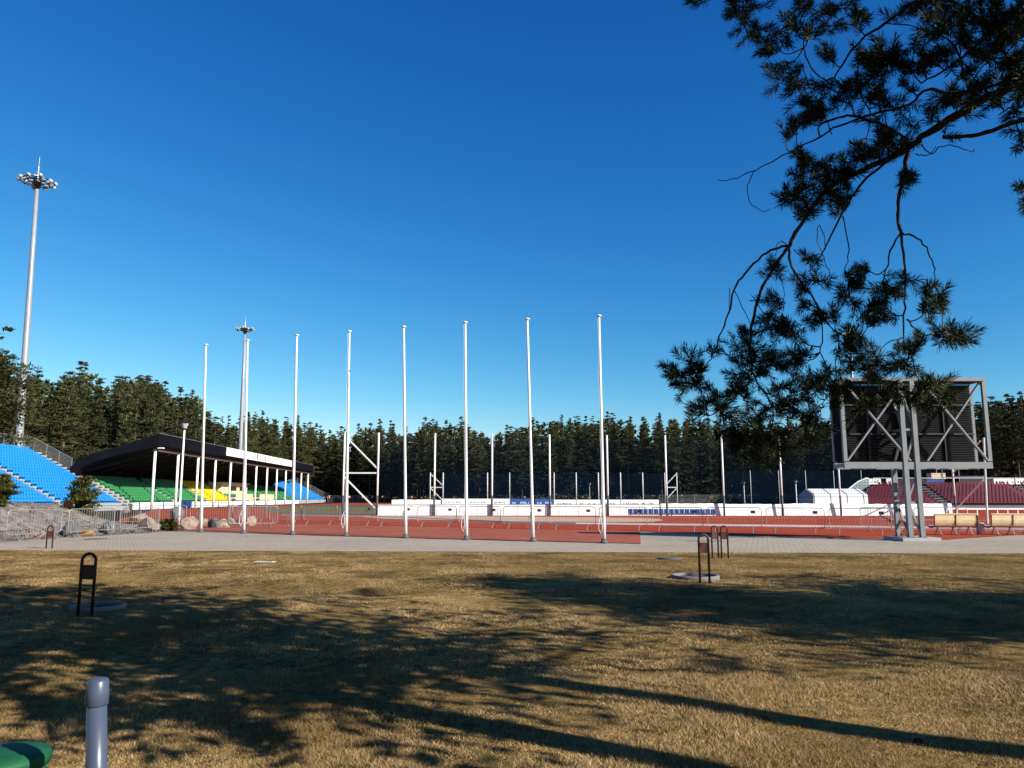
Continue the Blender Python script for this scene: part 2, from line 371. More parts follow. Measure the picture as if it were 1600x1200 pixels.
def rock_mesh(seed, m, detail=3):
    import bmesh
    r = random.Random(seed); bm = bmesh.new(); bmesh.ops.create_icosphere(bm, subdivisions=detail, radius=1)
    pl = [(Vector((r.gauss(0, 1), r.gauss(0, 1), r.gauss(0, 1))).normalized(), r.uniform(.5, .85)) for _ in range(14)]
    for vt in bm.verts:
        for n_, d_ in pl:
            e = vt.co.dot(n_)-d_
            if e > 0: vt.co -= n_*e
        vt.co *= 1+r.uniform(-.025, .025)
    me = bpy.data.meshes.new('boulder'); bm.to_mesh(me); bm.free(); me.materials.append(M[m]); return me
RM = {k: [rock_mesh(i*3+j, k) for i in range(3)] for j, k in enumerate(('rock_pink', 'rock_grey', 'rock_ochre'))}
rocks = [  # px, py of foot centre, width px, height px, kind, rot, label
    (48, 842, 34, 17, 'rock_pink', .2, 'broad brown streaked boulder behind the barrier nearest the frame edge'),
    (108, 839, 24, 24, 'rock_grey', 1.1, 'dark grey upright boulder behind the joint of two barriers'),
    (131, 838, 28, 14, 'rock_ochre', .5, 'ochre banded boulder lying low beside the dark upright boulder'),
    (163, 833, 38, 18, 'rock_grey', 2.1, 'dark grey slab boulder with a shadowed overhang on the gravel slope'),
    (190, 832, 28, 13, 'rock_grey', .9, 'low dark slab boulder against the larger overhanging slab'),
    (226, 829, 34, 20, 'rock_pink', 2.6, 'long pinkish slab boulder sloping down at the end of the gravel'),
    (243, 828, 22, 16, 'rock_pink', 1.6, 'square pinkish boulder beside the dwarf juniper'),
    (216, 813, 30, 10, 'rock_pink', .3, 'flat pale boulder on the upper end of the gravel slope'),
    (272, 812, 36, 20, 'rock_grey', 1.9, 'large blue grey boulder behind the juniper and the barriers'),
    (291, 828, 26, 22, 'rock_pink', .7, 'rounded pale pink boulder just left of the first flagpole'),
    (312, 822, 24, 15, 'rock_pink', 1.3, 'pale boulder hidden partly by the foot of the first flagpole'),
    (330, 825, 26, 16, 'rock_grey', 2.4, 'brown grey boulder between the first two flagpoles, nearest the first'),
    (345, 825, 22, 14, 'rock_pink', .1, 'fissured pale boulder in the middle between the first two flagpoles'),
    (358, 821, 20, 12, 'rock_pink', 2.9, 'flat topped tan boulder near the second flagpole'),
    (390, 822, 16, 17, 'rock_pink', 1.0, 'tall pointed whitish boulder right behind the second flagpole'),
    (50, 803, 14, 13, 'rock_pink', 2.2, 'pale pink split boulder high on the gravel slope'),
    (30, 798, 9, 5, 'rock_pink', .6, 'small pale stone near the top of the gravel slope at the frame edge'),
    (12, 806, 12, 5, 'rock_pink', 1.7, 'flat whitish stone on the gravel close to the frame edge'),
    (86, 815, 9, 5, 'rock_pink', 2.8, 'small white stone halfway up the gravel slope'),
    (75, 797, 16, 7, 'rock_pink', .9, 'long pale stone on the crest of the gravel slope'),
    (103, 801, 9, 4, 'rock_pink', .4, 'small pale stone on the crest beside the dwarf pine'),
    (130, 798, 12, 5, 'rock_pink', 1.4, 'rosy stone lying below the dwarf pine'),
    (165, 796, 14, 8, 'rock_pink', 2.0, 'rosy boulder on the crest to the right of the dwarf pine'),
    (196, 801, 16, 8, 'rock_pink', 2.5, 'whitish boulder on the crest behind the second barrier joint'),
]
for (px, py, wp, hp, kd, rz, lab) in rocks:
    p = on_mound(px, py); sc_ = p.y/F
    o = link('boulder', random.choice(RM[kd]), loc=(p.x, p.y+wp*sc_*.3, p.z+hp*sc_*.28), rot=(random.uniform(-.2, .2), random.uniform(-.2, .2), rz))
    o.scale = (wp*sc_*.60, wp*sc_*.46, hp*sc_*.72); tag(o, lab, 'boulder', 'boulders along the gravel slope')

# ------------------------------------------------------------------ crowd barriers
def barrier_proto():
    L, H0, H1 = 2.42, .24, 1.12
    t = thing('crowd_barrier', 'x', 'crowd barrier', group='steel crowd barriers')
    pts = []; r = .14
    for (cx, cz, a0) in ((L-r, H1-r, 90), (L-r, H0+r, 0), (r, H0+r, -90), (r, H1-r, -180)):
        for k in range(5): a = R(a0 - k*22.5); pts.append((cx+r*math.cos(a), 0, cz+r*math.sin(a)))
    pts.append(pts[0])
    part('frame', MB().tube(pts, .018, 8, False), 'galv', t, True)
    b = MB()
    for i in range(1, 19):
        x = i*L/19; b.tube([(x, 0, H0), (x, 0, H1)], .0065, 5, False)
    part('bars', b, 'galv', t, True)
    for x in (.38, L-.38):
        f = MB(); f.tube([(x, -.27, .015), (x, -.2, .03), (x, -.02, H0), (x, .02, H0), (x, .2, .03), (x, .27, .015)], .016, 6)
        part('foot', f, 'galv', t, True)
    return t
def set_barrier(o, x, y, rz, lab, plate):
    o.location = (x, y, .012); o.rotation_euler = (0, 0, rz); o['label'] = lab
    if plate:
        part('plate', MB().box((2.05, -.03, .93), (.20, .012, .13)), 'ink_dark', o)
bp = barrier_proto(); first = True
bars_list = []
A, B = Vector((-9.95, 45.0)), Vector((13.8, 33.9)); d = (B-A).normalized(); a_ = math.atan2(d.y, d.x); pitch = (B-A).length/10
ords = ['first', 'second', 'third', 'fourth', 'fifth', 'sixth', 'seventh', 'eighth', 'ninth', 'tenth', 'eleventh', 'twelfth', 'thirteenth', 'fourteenth', 'fifteenth', 'sixteenth', 'seventeenth', 'eighteenth']
for i in range(-3, 13):
    p = A + d*pitch*i
    if i > 10: p = A + d*pitch*11 + Vector((.95, -.02))*pitch*(i-11)+Vector((0, 3.4))
    bars_list.append((p.x, p.y, (a_ if i < 11 else -.02)+random.uniform(-.025, .025), '%s steel barrier, counted from the boulders, in the long row before the running track' % ords[i+3], 0 <= i < 11))
L0 = Vector((-18.25, 28.2)); d2 = Vector((2.4, 9.4)).normalized(); a2 = math.atan2(d2.y, d2.x)
nm = ['cut by the frame edge', 'behind the small hoop stand', 'in the middle of the gravel slope', 'ending at the dwarf juniper']
for k, i in enumerate(range(-1, 3)):
    p = L0 + d2*2.78*i; bars_list.append((p.x, p.y, a2, 'steel barrier before the gravel slope, ' + nm[k], False))
bk = [G(150, 822), G(226, 821), G(296, 820.5), G(356, 820)]
nm = ['behind the dwarf pine', 'behind the pale rocks on the crest', 'behind the blue grey boulder', 'skewed behind the second flagpole']
for i in range(4):
    bars_list.append((bk[i].x, bk[i].y, R((2, -3, 3, -38)[i]), 'steel barrier on the far side of the gravel, ' + nm[i], False))
bars_list.append((G(357, 826).x, G(357, 826).y, R(24), 'steel barrier set askew between the second and third flagpoles', False))
for i, (x, y, a, lab, pl) in enumerate(bars_list):
    o = bp if i == 0 else copy_tree(bp)
    set_barrier(o, x, y, a, lab, False)
for o in [q for q in col.objects if q.name.startswith('crowd_barrier')]:
    i = [k for k, b_ in enumerate(bars_list) if b_[3] == o['label']][0]
    if bars_list[i][4]: part('plate', MB().box((2.05, -.034, .93), (.20, .012, .13)), 'ink_dark', o)

# ------------------------------------------------------------------ flagpoles
fp = [((314, 831), (322, 540)), ((381, 833), (387, 533)), ((457, 835), (464, 525)), ((541, 837), (546, 519)), ((634, 840), (631, 512)), ((729, 843), (727, 505)), ((833, 845.5), (824, 500)), ((944, 848), (936, 495))]
nm = ['beside the boulders, farthest from the scoreboard', 'second from the boulders', 'third from the boulders', 'fourth from the boulders', 'fifth from the boulders', 'sixth from the boulders', 'second nearest the scoreboard', 'nearest the scoreboard']
for i, (b_, t_) in enumerate(fp):
    b0 = G(*b_, .02); tp = P(t_[0], t_[1], b0.y)
    t = thing('flagpole', 'tall white flagpole on the red paving, ' + nm[i], 'flagpole', b0, group='row of eight white flagpoles')
    T = tp-b0; L = T.length
    pts = [T*k for k in (0, .16, .165, .5, 1)]
    part('pole', MB().tube(pts, [.066, .064, .056, .049, .041], 14), 'pole_white', t, True)
    part('base_collar', MB().lathe([(.15, 0), (.15, .03), (.10, .04), (.10, .14), (.072, .145)], 16), 'iron', t, True)
    part('cap', MB().lathe([(.03, L-.03), (.07, L), (.10, L+.02), (.10, L+.05), (.04, L+.08)], 14, (T.x, T.y, 0)), 'pole_white', t, True)
    cl = Vector((.10*(-1), -.06, .95))
    part('cleat', MB().bar(cl+T*.0+Vector((0, 0, -.1)), cl+Vector((0, 0, .1)), .02, .03), 'iron', t)
    rope = [Vector((-.06, -.09, .95)) + (T*(k/10))*.985 + Vector((-.012*math.sin(k*2), 0, 0)) - Vector((0, 0, .9*(k/10))) for k in range(11)]
    slack = [Vector((-.09, -.09, 1.0)), Vector((-.17, -.12, .8)), Vector((-.2, -.1, .5)), Vector((-.12, -.1, .3)), Vector((-.06, -.1, .5)), Vector((-.1, -.09, .9))]
    part('rope', MB().tube(slack, .010, 5).tube(rope, .005, 4), 'ink_white' if i % 2 else 'ink_grey', t)

# ------------------------------------------------------------------ scoreboard seen from behind
SD = 28.2
c0 = G(1430, 845.5)
t = thing('scoreboard', 'large grey steel scoreboard seen from behind on a lattice tower', 'scoreboard', (c0.x, c0.y, .02))
def S(px, py, dd=0): q = P(px, py, c0.y); return Vector((q.x-c0.x, dd, q.z-.02))
xl, xr = S(1317, 660).x, S(1541, 660).x; zt, zb = S(1430, 593).z, S(1430, 727).z
bh = S(0, 718).z - zb
fr = MB()
w_ = .13
BD = .88
for y in (0, BD):
    fr.box(((xl+xr)/2, y, zt), (xr-xl+w_, w_, w_)); fr.box(((xl+xr)/2, y, zb), (xr-xl+w_, w_, .24))
    for x in (xl, xr): fr.box((x, y, (zt+zb)/2+.03), (w_, w_, zt-zb-.24))
for x in (xl, xr):
    for z in (zt, zb): fr.box((x, BD/2, z), (w_, BD-w_-.01, w_))
part('outer_frame', fr, 'frame_grey', t)
xm0, xm1 = S(1421, 660).x-.01, S(1441, 660).x+.01
br = MB()
for (a, b) in ((xl, xm0), (xm1, xr)):
    br.bar((a+.09, -.002, zt-.09), (b-.07, -.002, zb+.16), .13, .06); br.bar((a+.09, .062, zb+.16), (b-.07, .062, zt-.09), .13, .06)
part('cross_brace', br, 'frame_grey', t)
pn = MB(); py_ = BD-.12
n_l = 34; z0, z1 = zb+.16, zt-.12
for i in range(n_l):
    z = z0+(z1-z0)*(i+.5)/n_l
    for (a, b) in ((xl+.14, xm0-.06), (xm1+.1, xr-.08)):
        pn.box(((a+b)/2, py_, z), (b-a, .05, (z1-z0)/n_l*.62), Matrix.Rotation(R(35), 3, 'X'))
part('louvres', pn, 'louver', t)
bx = MB(); bx.box(((xl+xr)/2, BD+.10, (z0+z1)/2), (xr-xl-.1, .30, z1-z0+.05))
part('display_box', bx, 'box_dark', t)
part('side_plate', MB().box((xl-.005, .50, (zt+zb)/2+.03), (.03, .72, zt-zb-.26)), 'box_dark', t)
part('shade_plate', MB().box(((xl+xr)/2, .44, zt+.02), (xr-xl-.15, .70, .03)), 'box_dark', t)  # added plate that throws a shadow band over the top of the louvres
st = MB()
for fx in (.25, .5, .75):
    for (a, b) in ((xl, xm0), (xm1, xr)):
        if fx == .5: st.box((a+(b-a)*fx, py_-.07, (z0+z1)/2), (.09, .05, z1-z0))
for fz in (.36, .74):
    for (a, b) in ((xl+.14, xm0-.06), (xm1+.1, xr-.08)): st.box(((a+b)/2, py_-.075, z0+(z1-z0)*fz), (b-a, .04, .06))
st.box(((xl+xr)/2-.18, py_-.1, zb+1.7), (.12, .2, .8)); st.box(((xl+xr)/2-.2, py_-.1, zb+.55), (.16, .2, .5))
part('panel_rib', st, 'louver', t)
tw = MB()
tx0, tx1 = -.17, .27; legs = [(tx0, 0), (tx1, 0), (tx0, BD), (tx1, BD)]
for (x, y) in legs:
    top = S(1421 if x < 0 else 1441, 593).x
    tw.bar((x, y-.03*(y == 0), .12), (x, y-.03*(y == 0), zt-.06), .165, .14)
part('tower_leg', tw, 'frame_grey', t)
ds = MB(); lv = [.12, 1.0, 1.05, 2.45, 3.75, 3.8, zt-.1]
for (a, b, fl) in ((.15, 1.35, 0), (1.42, 2.5, 1), (2.75, 4.05, 1), (4.15, 5.85, 0)):
    for y in (0.0, BD):
        x0, x1 = (tx1, tx0) if fl == 0 else (tx0, tx1)
        ds.bar((x0, y+.01, a), (x1, y+.01, b), .09, .05)
    for x in (tx0, tx1):
        y0, y1 = (0, BD) if fl == 0 else (BD, 0)
        ds.bar((x+.012, y0, a), (x+.012, y1, b), .09, .05)
for z in (1.38, 4.1):
    for y in (0.0, BD): ds.box(((tx0+tx1)/2, y, z), (tx1-tx0-.11, .07, .09))
    for x in (tx0, tx1): ds.box((x, BD/2, z), (.07, BD-.11, .09))
part('lattice', ds, 'frame_grey', t)
part('foundation', MB().box((.09, .42, .05), (1.4, 1.5, .13)), 'concrete_light', t)
bs = MB()
for (x, y) in legs:
    bs.box((x, y, .125), (.26, .26, .02))
    for k in (-1, 1): bs.box((x+.08*k, y-.06, .19), (.015, .06, .13))
part('base_plate', bs, 'louver', t)

# ------------------------------------------------------------------ stands
def seat_mb(mb, x, y, z, s=1):
    mb.box((x, y+.17, z+.28), (.41, .36, .05)); mb.box((x, y+.37, z+.45), (.37, .05, .32), Matrix.Rotation(R(-14), 3, 'X')); mb.box((x, y+.24, z+.13), (.08, .20, .26))
TERR = {}
def stand(name, label, cat, origin, rz, s0, s1, rows, run, rise, z0, aisles, colour_of, cam_xy=(0, 0), gap=.54, taper=None, nparts=100, group=None):
    t = thing(name, label, cat, (origin[0], origin[1], 0), rz, group)
    prof = [(-.25, 0), (-.25, z0+.0)]
    for i in range(rows):
        prof += [(i*run-.02, z0+i*rise), ((i+1)*run-.02, z0+i*rise)]
    prof = [(-.02, 0)] + prof[2:] + [(rows*run, z0+(rows-1)*rise), (rows*run, 0)]
    tb = MB().prism(prof, s0, s1)
    if 'maroon' in label: tb.v = [(q[0]+max(0, q[1]) if abs(q[0]-s0) < .01 else q[0], q[1], q[2]) for q in tb.v]
    part('terrace', tb, 'concrete_dark' if 'maroon' in label else 'concrete_light', t)
    stp = MB()
    for a in aisles:
        for i in range(rows):
            stp.box((a, i*run-.17, z0+i*rise-rise/4), (1.1, .30, rise/2))
    if aisles: part('aisle_steps', stp, 'concrete_dark' if 'maroon' in label else 'concrete_light', t)
    seats = []
    for i in range(rows):
        n = int((s1-s0-.6)/gap)
        for k in range(n):
            x = s0+.5+k*gap
            if any(abs(x-a) < .85 for a in aisles) or ('maroon' in label and x < s0+i*run+1.3): continue
            c = colour_of(x, i)
            if c: seats.append((x, i*run+.12, z0+i*rise, c))
    wm = Matrix.Translation((origin[0], origin[1], 0)) @ Matrix.Rotation(rz, 4, 'Z')
    def key(q):
        p = wm @ Vector(q[:3]); u_ = 800+F*p.x/(p.y*cp)
        return p.y + (0 if 5 < u_ < 1595 else 1000)
    seats.sort(key=key)
    prot = {}
    for (x, y, z, c) in seats[:nparts]:
        if c not in prot: m_ = MB(); seat_mb(m_, 0, 0, 0); prot[c] = m_.mesh('seat', c)
        link('seat', prot[c], t, (x, y, z))
    by = {}
    for (x, y, z, c) in seats[nparts:]: by.setdefault(c, MB()); seat_mb(by[c], x, y, z)
    for c, mb in by.items():
        o = part('seating', mb, c, t); o['kind'] = 'stuff'
    return t
def slat_fence(parent, pts, h, post_every=2.2):
    """see-through railing of close horizontal slats along a polyline, standing on its points"""
    mb = MB()
    for a, b in zip(pts[:-1], pts[1:]):
        a, b = Vector(a), Vector(b); n = max(1, round((b-a).length/post_every))
        for k in range(n+1): q = a.lerp(b, k/n); part('post', MB().bar(q, q+Vector((0, 0, h)), .07, .07), 'galv', parent)
        for j in range(10):
            z = Vector((0, 0, .12+j*(h-.14)/9.3)); mb.bar(a+z, b+z, .025, .045 if j < 9 else .07)
    part('slats', mb, 'galv', parent)
SO = (-49.5, 100.0); SRZ = math.atan2(1, -.057)
ww = stand('seating_wing', 'uncovered blue stand rising behind the gravel slope', 'grandstand', SO, SRZ, -46, -.4, 18, .66, .375, .9, [-32, -16.3, -1.1], lambda x, i: 'seat_blue', group='blue seating wings')
slat_fence(ww, [(-46, 12.1, 7.3), (-.3, 12.1, 7.3), (-.3, 7.2, 4.7)], 1.95)
fw = stand('seating_wing', 'small looking blue stand beyond the far end of the covered grandstand', 'grandstand', SO, SRZ, 98.4, 140, 18, .66, .375, .9, [114, 130], lambda x, i: 'seat_blue', group='blue seating wings', nparts=60)
slat_fence(fw, [(98.6, 12.1, 7.3), (140.2, 12.1, 7.3), (140.2, 0, .9)], 2.0, 3)
def cc(x, i):
    if 32 < x < 45: return 'seat_yellow'
    if 46 < x < 64 and i >= 3: return None
    if 45 < x < 74:
        return 'seat_yellow' if (57 < x < 61.5 and i < 3) else None if i < 2 else 'seat_green'
    return 'seat_green'
gs = stand('grandstand', 'long grandstand with black curved roof on white posts, green and yellow seats', 'grandstand', SO, SRZ, 0, 98, 9, .66, .37, .9, [0.75, 16.5, 31.5, 75.5, 89], cc)
rf = [(-3.9, 9.75), (-1.7, 9.0), (.6, 8.25), (2.9, 7.55), (4.9, 6.9), (6.2, 6.2), (6.9, 5.4), (7.25, 4.5)]
lo = [(6.2, 4.5), (5.7, 5.2), (4.9, 5.7), (3.2, 6.35), (1.0, 7.0), (-1.4, 7.55), (-3.3, 8.0), (-3.9, 8.25)]
roof = part('roof', MB().prism(rf+lo, -1.2, 99), 'roof_black', gs)
part('eave_trim', MB().bar((-1.2, -3.93, 9.78), (99, -3.93, 9.78), .06, .05), 'galv', roof)
part('roof_beam', MB().box((49, -3.0, 7.75), (98.6, .3, .42)), 'beam_brown', gs)
rfm = MB()
for k in range(25): s_ = 1+k*4; rfm.bar((s_, -3.0, 7.45), (s_, 6.0, 5.0), .14, .3)
part('rafters', rfm, 'under_dark', gs)  # darker than the beam: shade under the roof painted into the rafters
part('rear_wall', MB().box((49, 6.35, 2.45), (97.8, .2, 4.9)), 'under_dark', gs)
for k in range(13):
    part('post', MB().tube([(k*8.1+.2, -3.0, 0), (k*8.1+.2, -3.0, 7.54)], .17, 12), 'white_paint', gs, True)
part('front_wall', MB().box((49, -.75, .46), (98, .12, .9)), 'board_white', gs)
wl = MB()
for (a, b) in ((27.5, 30), (31.5, 34), (38, 39.6)): wl.box(((a+b)/2, -.83, .6), (b-a, .02, .5))
part('banner', MB().box((18.5, -.84, .52), (5, .03, 1.0)), 'seat_navy', gs)
sg = MB()
for k in range(26):
    a = 22+k*.72+random.uniform(0, .3); sg.box((a, -.84, .72), (random.uniform(.2, .45), .02, random.uniform(.1, .22)))
part('lettering', sg, 'ink_dark', gs)
# press box and glazed fronts in the middle
pb = part('press_box', MB().box((55.5, 4.0, 3.1), (17, 2.4, 2.3)).box((55.5, 3.9, 4.35), (17.6, 3.2, .22)), 'cream', gs)
part('window', MB().box((54, 2.77, 3.3), (4.5, .05, .8)).box((60, 2.77, 3.3), (3.0, .05, .8)), 'under_dark', pb)
for k, (a, b) in enumerate(((45.4, 50.8), (51.2, 56.6), (62, 67.6), (68, 73.8))):
    part('glass_front', MB().box(((a+b)/2, -.4, 1.65), (b-a, .08, 1.15)), 'clear_panel' if k == 9 else 'cream', gs)
rl = MB()
for (x, y) in ((46.2, 2), (46.2, 5)): rl.bar((x, y, 1.2+y*.56), (x, y, 2.2+y*.56), .05, .05)
rl.bar((46.2, 1.6, 3.0), (46.2, 5.4, 5.0), .05, .05)
part('handrail', rl, 'galv', gs)
spk = MB()
for k in range(3): spk.box((66+k*.1, -3.6, 7.2-k*.45), (1.0, .8, .42), Matrix.Rotation(R(12+k*8), 3, 'X'))
part('loudspeaker', spk, 'box_dark', gs)
part('floodlight', MB().box((.1, -3.7, 7.95), (.5, .8, .12)), 'white_paint', gs)
fb = part('fascia_banner', MB().box((50.5, -3.96, 9.1), (47.5, .05, 1.35)), 'board_white', gs)
def scribble(mb, x0, x1, z0, z1, y, n, rows=1, rr=random):
    for r_i in range(rows):
        za = z0+(z1-z0)*r_i/rows; hh = (z1-z0)/rows*.62; x = x0
        while x < x1:
            wl_ = (x1-x0)/n*rr.uniform(.5, .95)
            mb.box((x+wl_*.15, y, za+hh/2), (wl_*.24, .012, hh*rr.uniform(.7, 1)))
            if rr.random() < .7: mb.box((x+wl_*.5, y, za+hh*rr.choice((.1, .5, .88))), (wl_*.55, .012, hh*.26))
            if rr.random() < .5: mb.box((x+wl_*.82, y, za+hh/2), (wl_*.22, .012, hh*.7))
            x += (x1-x0)/n
a = MB(); scribble(a, 39.5, 43.6, 8.7, 9.6, -3.995, 3, 1); scribble(a, 62, 65, 8.7, 9.4, -3.995, 2, 1); part('lettering', a, 'ink_grey', fb)
a = MB(); scribble(a, 46.2, 50, 8.65, 9.7, -3.995, 2, 2); a.box((45.4, -3.995, 9.15), (.6, .012, 1.1)); scribble(a, 52.3, 54.8, 8.7, 9.5, -3.995, 2, 2); a.box((51.5, -3.995, 9.05), (.6, .012, 1.0)); part('lettering', a, 'ink_dark', fb)
a = MB(); scribble(a, 56.2, 60.6, 8.65, 9.7, -3.995, 3, 2); part('lettering', a, 'ink_red', fb)

MO = (47.0, 110.0)
ms = stand('grandstand', 'open stand of maroon seats beyond the track behind the wooden benches', 'grandstand', MO, 0, 0, 62, 9, .85, .345, .5, [14.5, 29, 43.5], lambda x, i: 'seat_maroon')
sd = MB()
prf = [(-1.5, .3), (7.6, 3.4), (7.6, 4.4), (6.9, 4.5), (4.5, 3.9), (1.0, 2.4), (-1.2, 1.0)]
ss = MB().prism(prf, -.35, -.28); ss.v = [(q[0]+q[1], q[1], q[2]) for q in ss.v]
part('side_screen', ss, 'clear_panel', ms)
ed = MB()
for a, b in zip(prf[1:-1], prf[2:]): ed.bar((-.33+a[0], a[0], a[1]), (-.33+b[0], b[0], b[1]), .1, .1)
part('screen_edge', ed, 'white_paint', ms)
bkb = MB()
for (px0, px1, mm_) in ((1384, 1398, 'board_white'), (1447, 1475, 'board_blue'), (1500, 1551, 'louver'), (1552, 1584, 'board_white'), (1586, 1640, 'board_white'), (1358, 1376, 'board_white'), (1399, 1446, 'louver')):
    x0 = P(px0, 755, 117.9).x-MO[0]; x1 = P(px1, 755, 117.9).x-MO[0]
    bb = part('rear_board', MB().box(((x0+x1)/2, 7.75, 3.98), (x1-x0, .06, .85)), mm_, ms)
    if mm_ == 'board_white':
        a = MB(); scribble(a, x0+.3, x1-.3, 3.7, 4.4, 7.71, max(3, int((x1-x0)/.8))); part('lettering', a, 'seat_maroon' if px0 > 1500 else 'ink_dark', bb)
part('rear_rail', MB().bar((8, 7.75, 4.5), (62, 7.75, 4.5), .06, .06), 'white_paint', ms)

# scaffold cabin above the maroon stand
q = P(1487, 760, 121)
t = thing('camera_platform', 'scaffold platform with small cabin standing behind the maroon seats', 'scaffold', (q.x, q.y, 0))
sf = MB()
for x in (-1.3, 1.3):
    for y in (0, 1.6): sf.bar((x, y, 0), (x, y, 6.0), .07, .07)
for z in (3.5, 4.7, 6.0):
    for y in (0, 1.6): sf.bar((-1.3, y, z), (1.3, y, z), .07, .07)
part('scaffold', sf, 'galv', t); part('cabin', MB().box((-1.9, .8, 4.9), (2.2, 1.5, .9)), 'cream', t)

# red roofed building behind the left wing
q = P(8, 700, 112)
t = thing('building', 'low building with red roof showing over the top of the blue stand', 'building', (q.x-7, q.y+4, 0))
part('wall', MB().box((0, 0, 3.7), (16.6, 8, 7.4)), 'cream', t)
part('roof', MB().prism([(-4.4, 7.4), (0, 9.5), (4.4, 7.4)], -8.8, 9.2), 'red_roof', t)

# ------------------------------------------------------------------ floodlight masts
def mast(base, top, r0, r1, head_r, label):
    t = thing('floodlight_mast', label, 'floodlight mast', base, group='tall floodlight masts')
    T = top-base
    part('pole', MB().tube([T*k for k in (0, .06, .35, .7, 1)], [r0, r0, r0*.72+r1*.28, r0*.35+r1*.65, r1], 16), 'mast_grey', t, True)
    part('spire', MB().tube([T, T+Vector((0, 0, head_r*.9))], [.09, .05], 6).tube([T+Vector((0, 0, head_r*.9)), T+Vector((0, 0, head_r*1.5))], .02, 4), 'white_paint', t)
    rg = MB()
    for rr, zz in ((.85*head_r, 0), (.45*head_r, .1)):
        pts = [T+Vector((rr*math.cos(R(a)), rr*math.sin(R(a)), zz)) for a in range(0, 361, 20)]; rg.tube(pts, .07, 6, False)
    for a in range(0, 360, 45): rg.bar(T+Vector((0, 0, .05)), T+Vector((.85*head_r*math.cos(R(a)), .85*head_r*math.sin(R(a)), 0)), .1, .1)
    rg.lathe([(r1*1.2, -1.1), (r1*2.2, -.5), (r1*2.2, .3), (.1, .4)], 12, T)
    part('head_ring', rg, 'lamp_black', t)
    prot = None
    for k in range(20):
        a = R(k*18+5); rr = head_r*(.92 if k % 2 else .62); zz = random.uniform(-.12, .28)
        if prot is None:
            m_ = MB(); m_.lathe([(.12, .28), (.26, .2), (.36, -.1), (.38, -.24)], 12); prot = m_.mesh('floodlight', 'flood_body', True)
            g_ = MB(); g_.lathe([(.02, -.25), (.36, -.25), (.36, -.22)], 12); gl = g_.mesh('glass', 'flood_glass')
        o = link('floodlight', prot, t, T+Vector((rr*math.cos(a), rr*math.sin(a), zz)), (R(random.uniform(25, 75)), 0, random.choice((a+R(90), R(120), R(60)))))
        o.scale = (.92*head_r/2.5, .92*head_r/2.5, .75*head_r/2.5)
        link('glass', gl, o)
bb = P(29.5, 690, 102); tt = P(58.5, 284, 102); k = bb.z/(tt.z-bb.z)
mast(Vector((bb.x-(tt.x-bb.x)*k, 102, 0)), tt, .52, .24, 2.45, 'floodlight mast standing behind the blue stand, tallest in view')
bb = P(375.5, 700, 177); tt = P(383, 515, 177); k = bb.z/(tt.z-bb.z)
mast(Vector((bb.x-(tt.x-bb.x)*k, 177, 0)), tt, .60, .22, 2.1, 'floodlight mast behind the covered grandstand, beside the second flagpole')
bb = P(1337, 760, 175); tt = P(1329, 522, 175); k = bb.z/(tt.z-bb.z)
mast(Vector((bb.x-(tt.x-bb.x)*k, 175, 0)), tt, .62, .22, 2.0, 'floodlight mast partly hidden behind the scoreboard and pine needles')

# ------------------------------------------------------------------ lamp posts
def lamp(px, pytop, D, label, s=1.0):
    tp = P(px, pytop, D); t = thing('lamp_post', label, 'lamp post', (tp.x, D, 0), group='lamp posts'); H = tp.z
    part('pole', MB().tube([(0, 0, 0), (0, 0, H*.25), (0, 0, H-.45*s)], [.08*s, .06*s, .05*s], 10), 'white_paint', t, True)
    l = part('lantern', MB().lathe([(.06*s, H-.5*s), (.14*s, H-.42*s), (.10*s, H-.38*s)], 8).lathe([(.30*s, H-.08*s), (.32*s, H-.04*s), (.12*s, H+.05*s), (.02*s, H+.12*s)], 8), 'lamp_black', t)
    part('glass', MB().lathe([(.12*s, H-.40*s), (.24*s, H-.1*s), (.22*s, H-.08*s)], 8), 'lamp_glass', l)
lamp(289, 659, 46, 'lamp post with black lantern between the first post of the grandstand and the first flagpole')
lamp(921, 754, 178, 'small distant lamp post behind the netting near the eighth flagpole', 1.6)
lamp(1162, 752, 170, 'small distant lamp post behind the netting below the pine branch', 1.6)
lamp(1243, 750, 112, 'small lamp post at the end of the white tent', 1.1)

# ------------------------------------------------------------------ nets
def net(label, tops, D, z_lo, mat_net, r, dpost=None, group=None, sag=.0):
    pts = [P(px, py, D) for px, py in tops]; o0 = Vector((pts[0].x, D, 0))
    t = thing('safety_net', label, 'safety net', o0, group=group)
    for p in pts: part('post', MB().tube([(p.x-o0.x, 0, 0), (p.x-o0.x, 0, p.z)], r, 8), 'pole_white', t, True)
    for p in pts: part('post_lower', MB().tube([(p.x-o0.x, 0, 0.02), (p.x-o0.x, 0, 1.75)], r*1.12, 8), 'ink_dark', t, True) if dpost else None  # dark length around the lower part of each post
    return t, o0, pts
def net_sheet(t, o0, xs_z, y, m, name='netting'):
    me = bpy.data.meshes.new(name); vs_ = []; fs = []; 
    for i, (x, za, zb_) in enumerate(xs_z): vs_ += [(x-o0.x, y, za), (x-o0.x, y, zb_)]
    for i in range(len(xs_z)-1): fs.append((2*i, 2*i+2, 2*i+3, 2*i+1))
    me.from_pydata(vs_, [], fs); uv = me.uv_layers.new(name='UVMap')
    for lp in me.loops: v_ = me.vertices[lp.vertex_index].co; uv.data[lp.index].uv = (v_.x, v_.z)
    me.materials.append(M[m]); return link(name, me, t)
tops = [(539, 676), (592, 676), (680, 677), (769, 678), (858.5, 679), (948, 680), (1039, 680), (1127, 680.5), (1217, 682), (1307, 683), (1396, 684), (1484, 684)]
t, o0, pts = net('tall dark safety net on white posts in front of the long white board wall', tops, 68, .3, 'net_dark', .085, True)
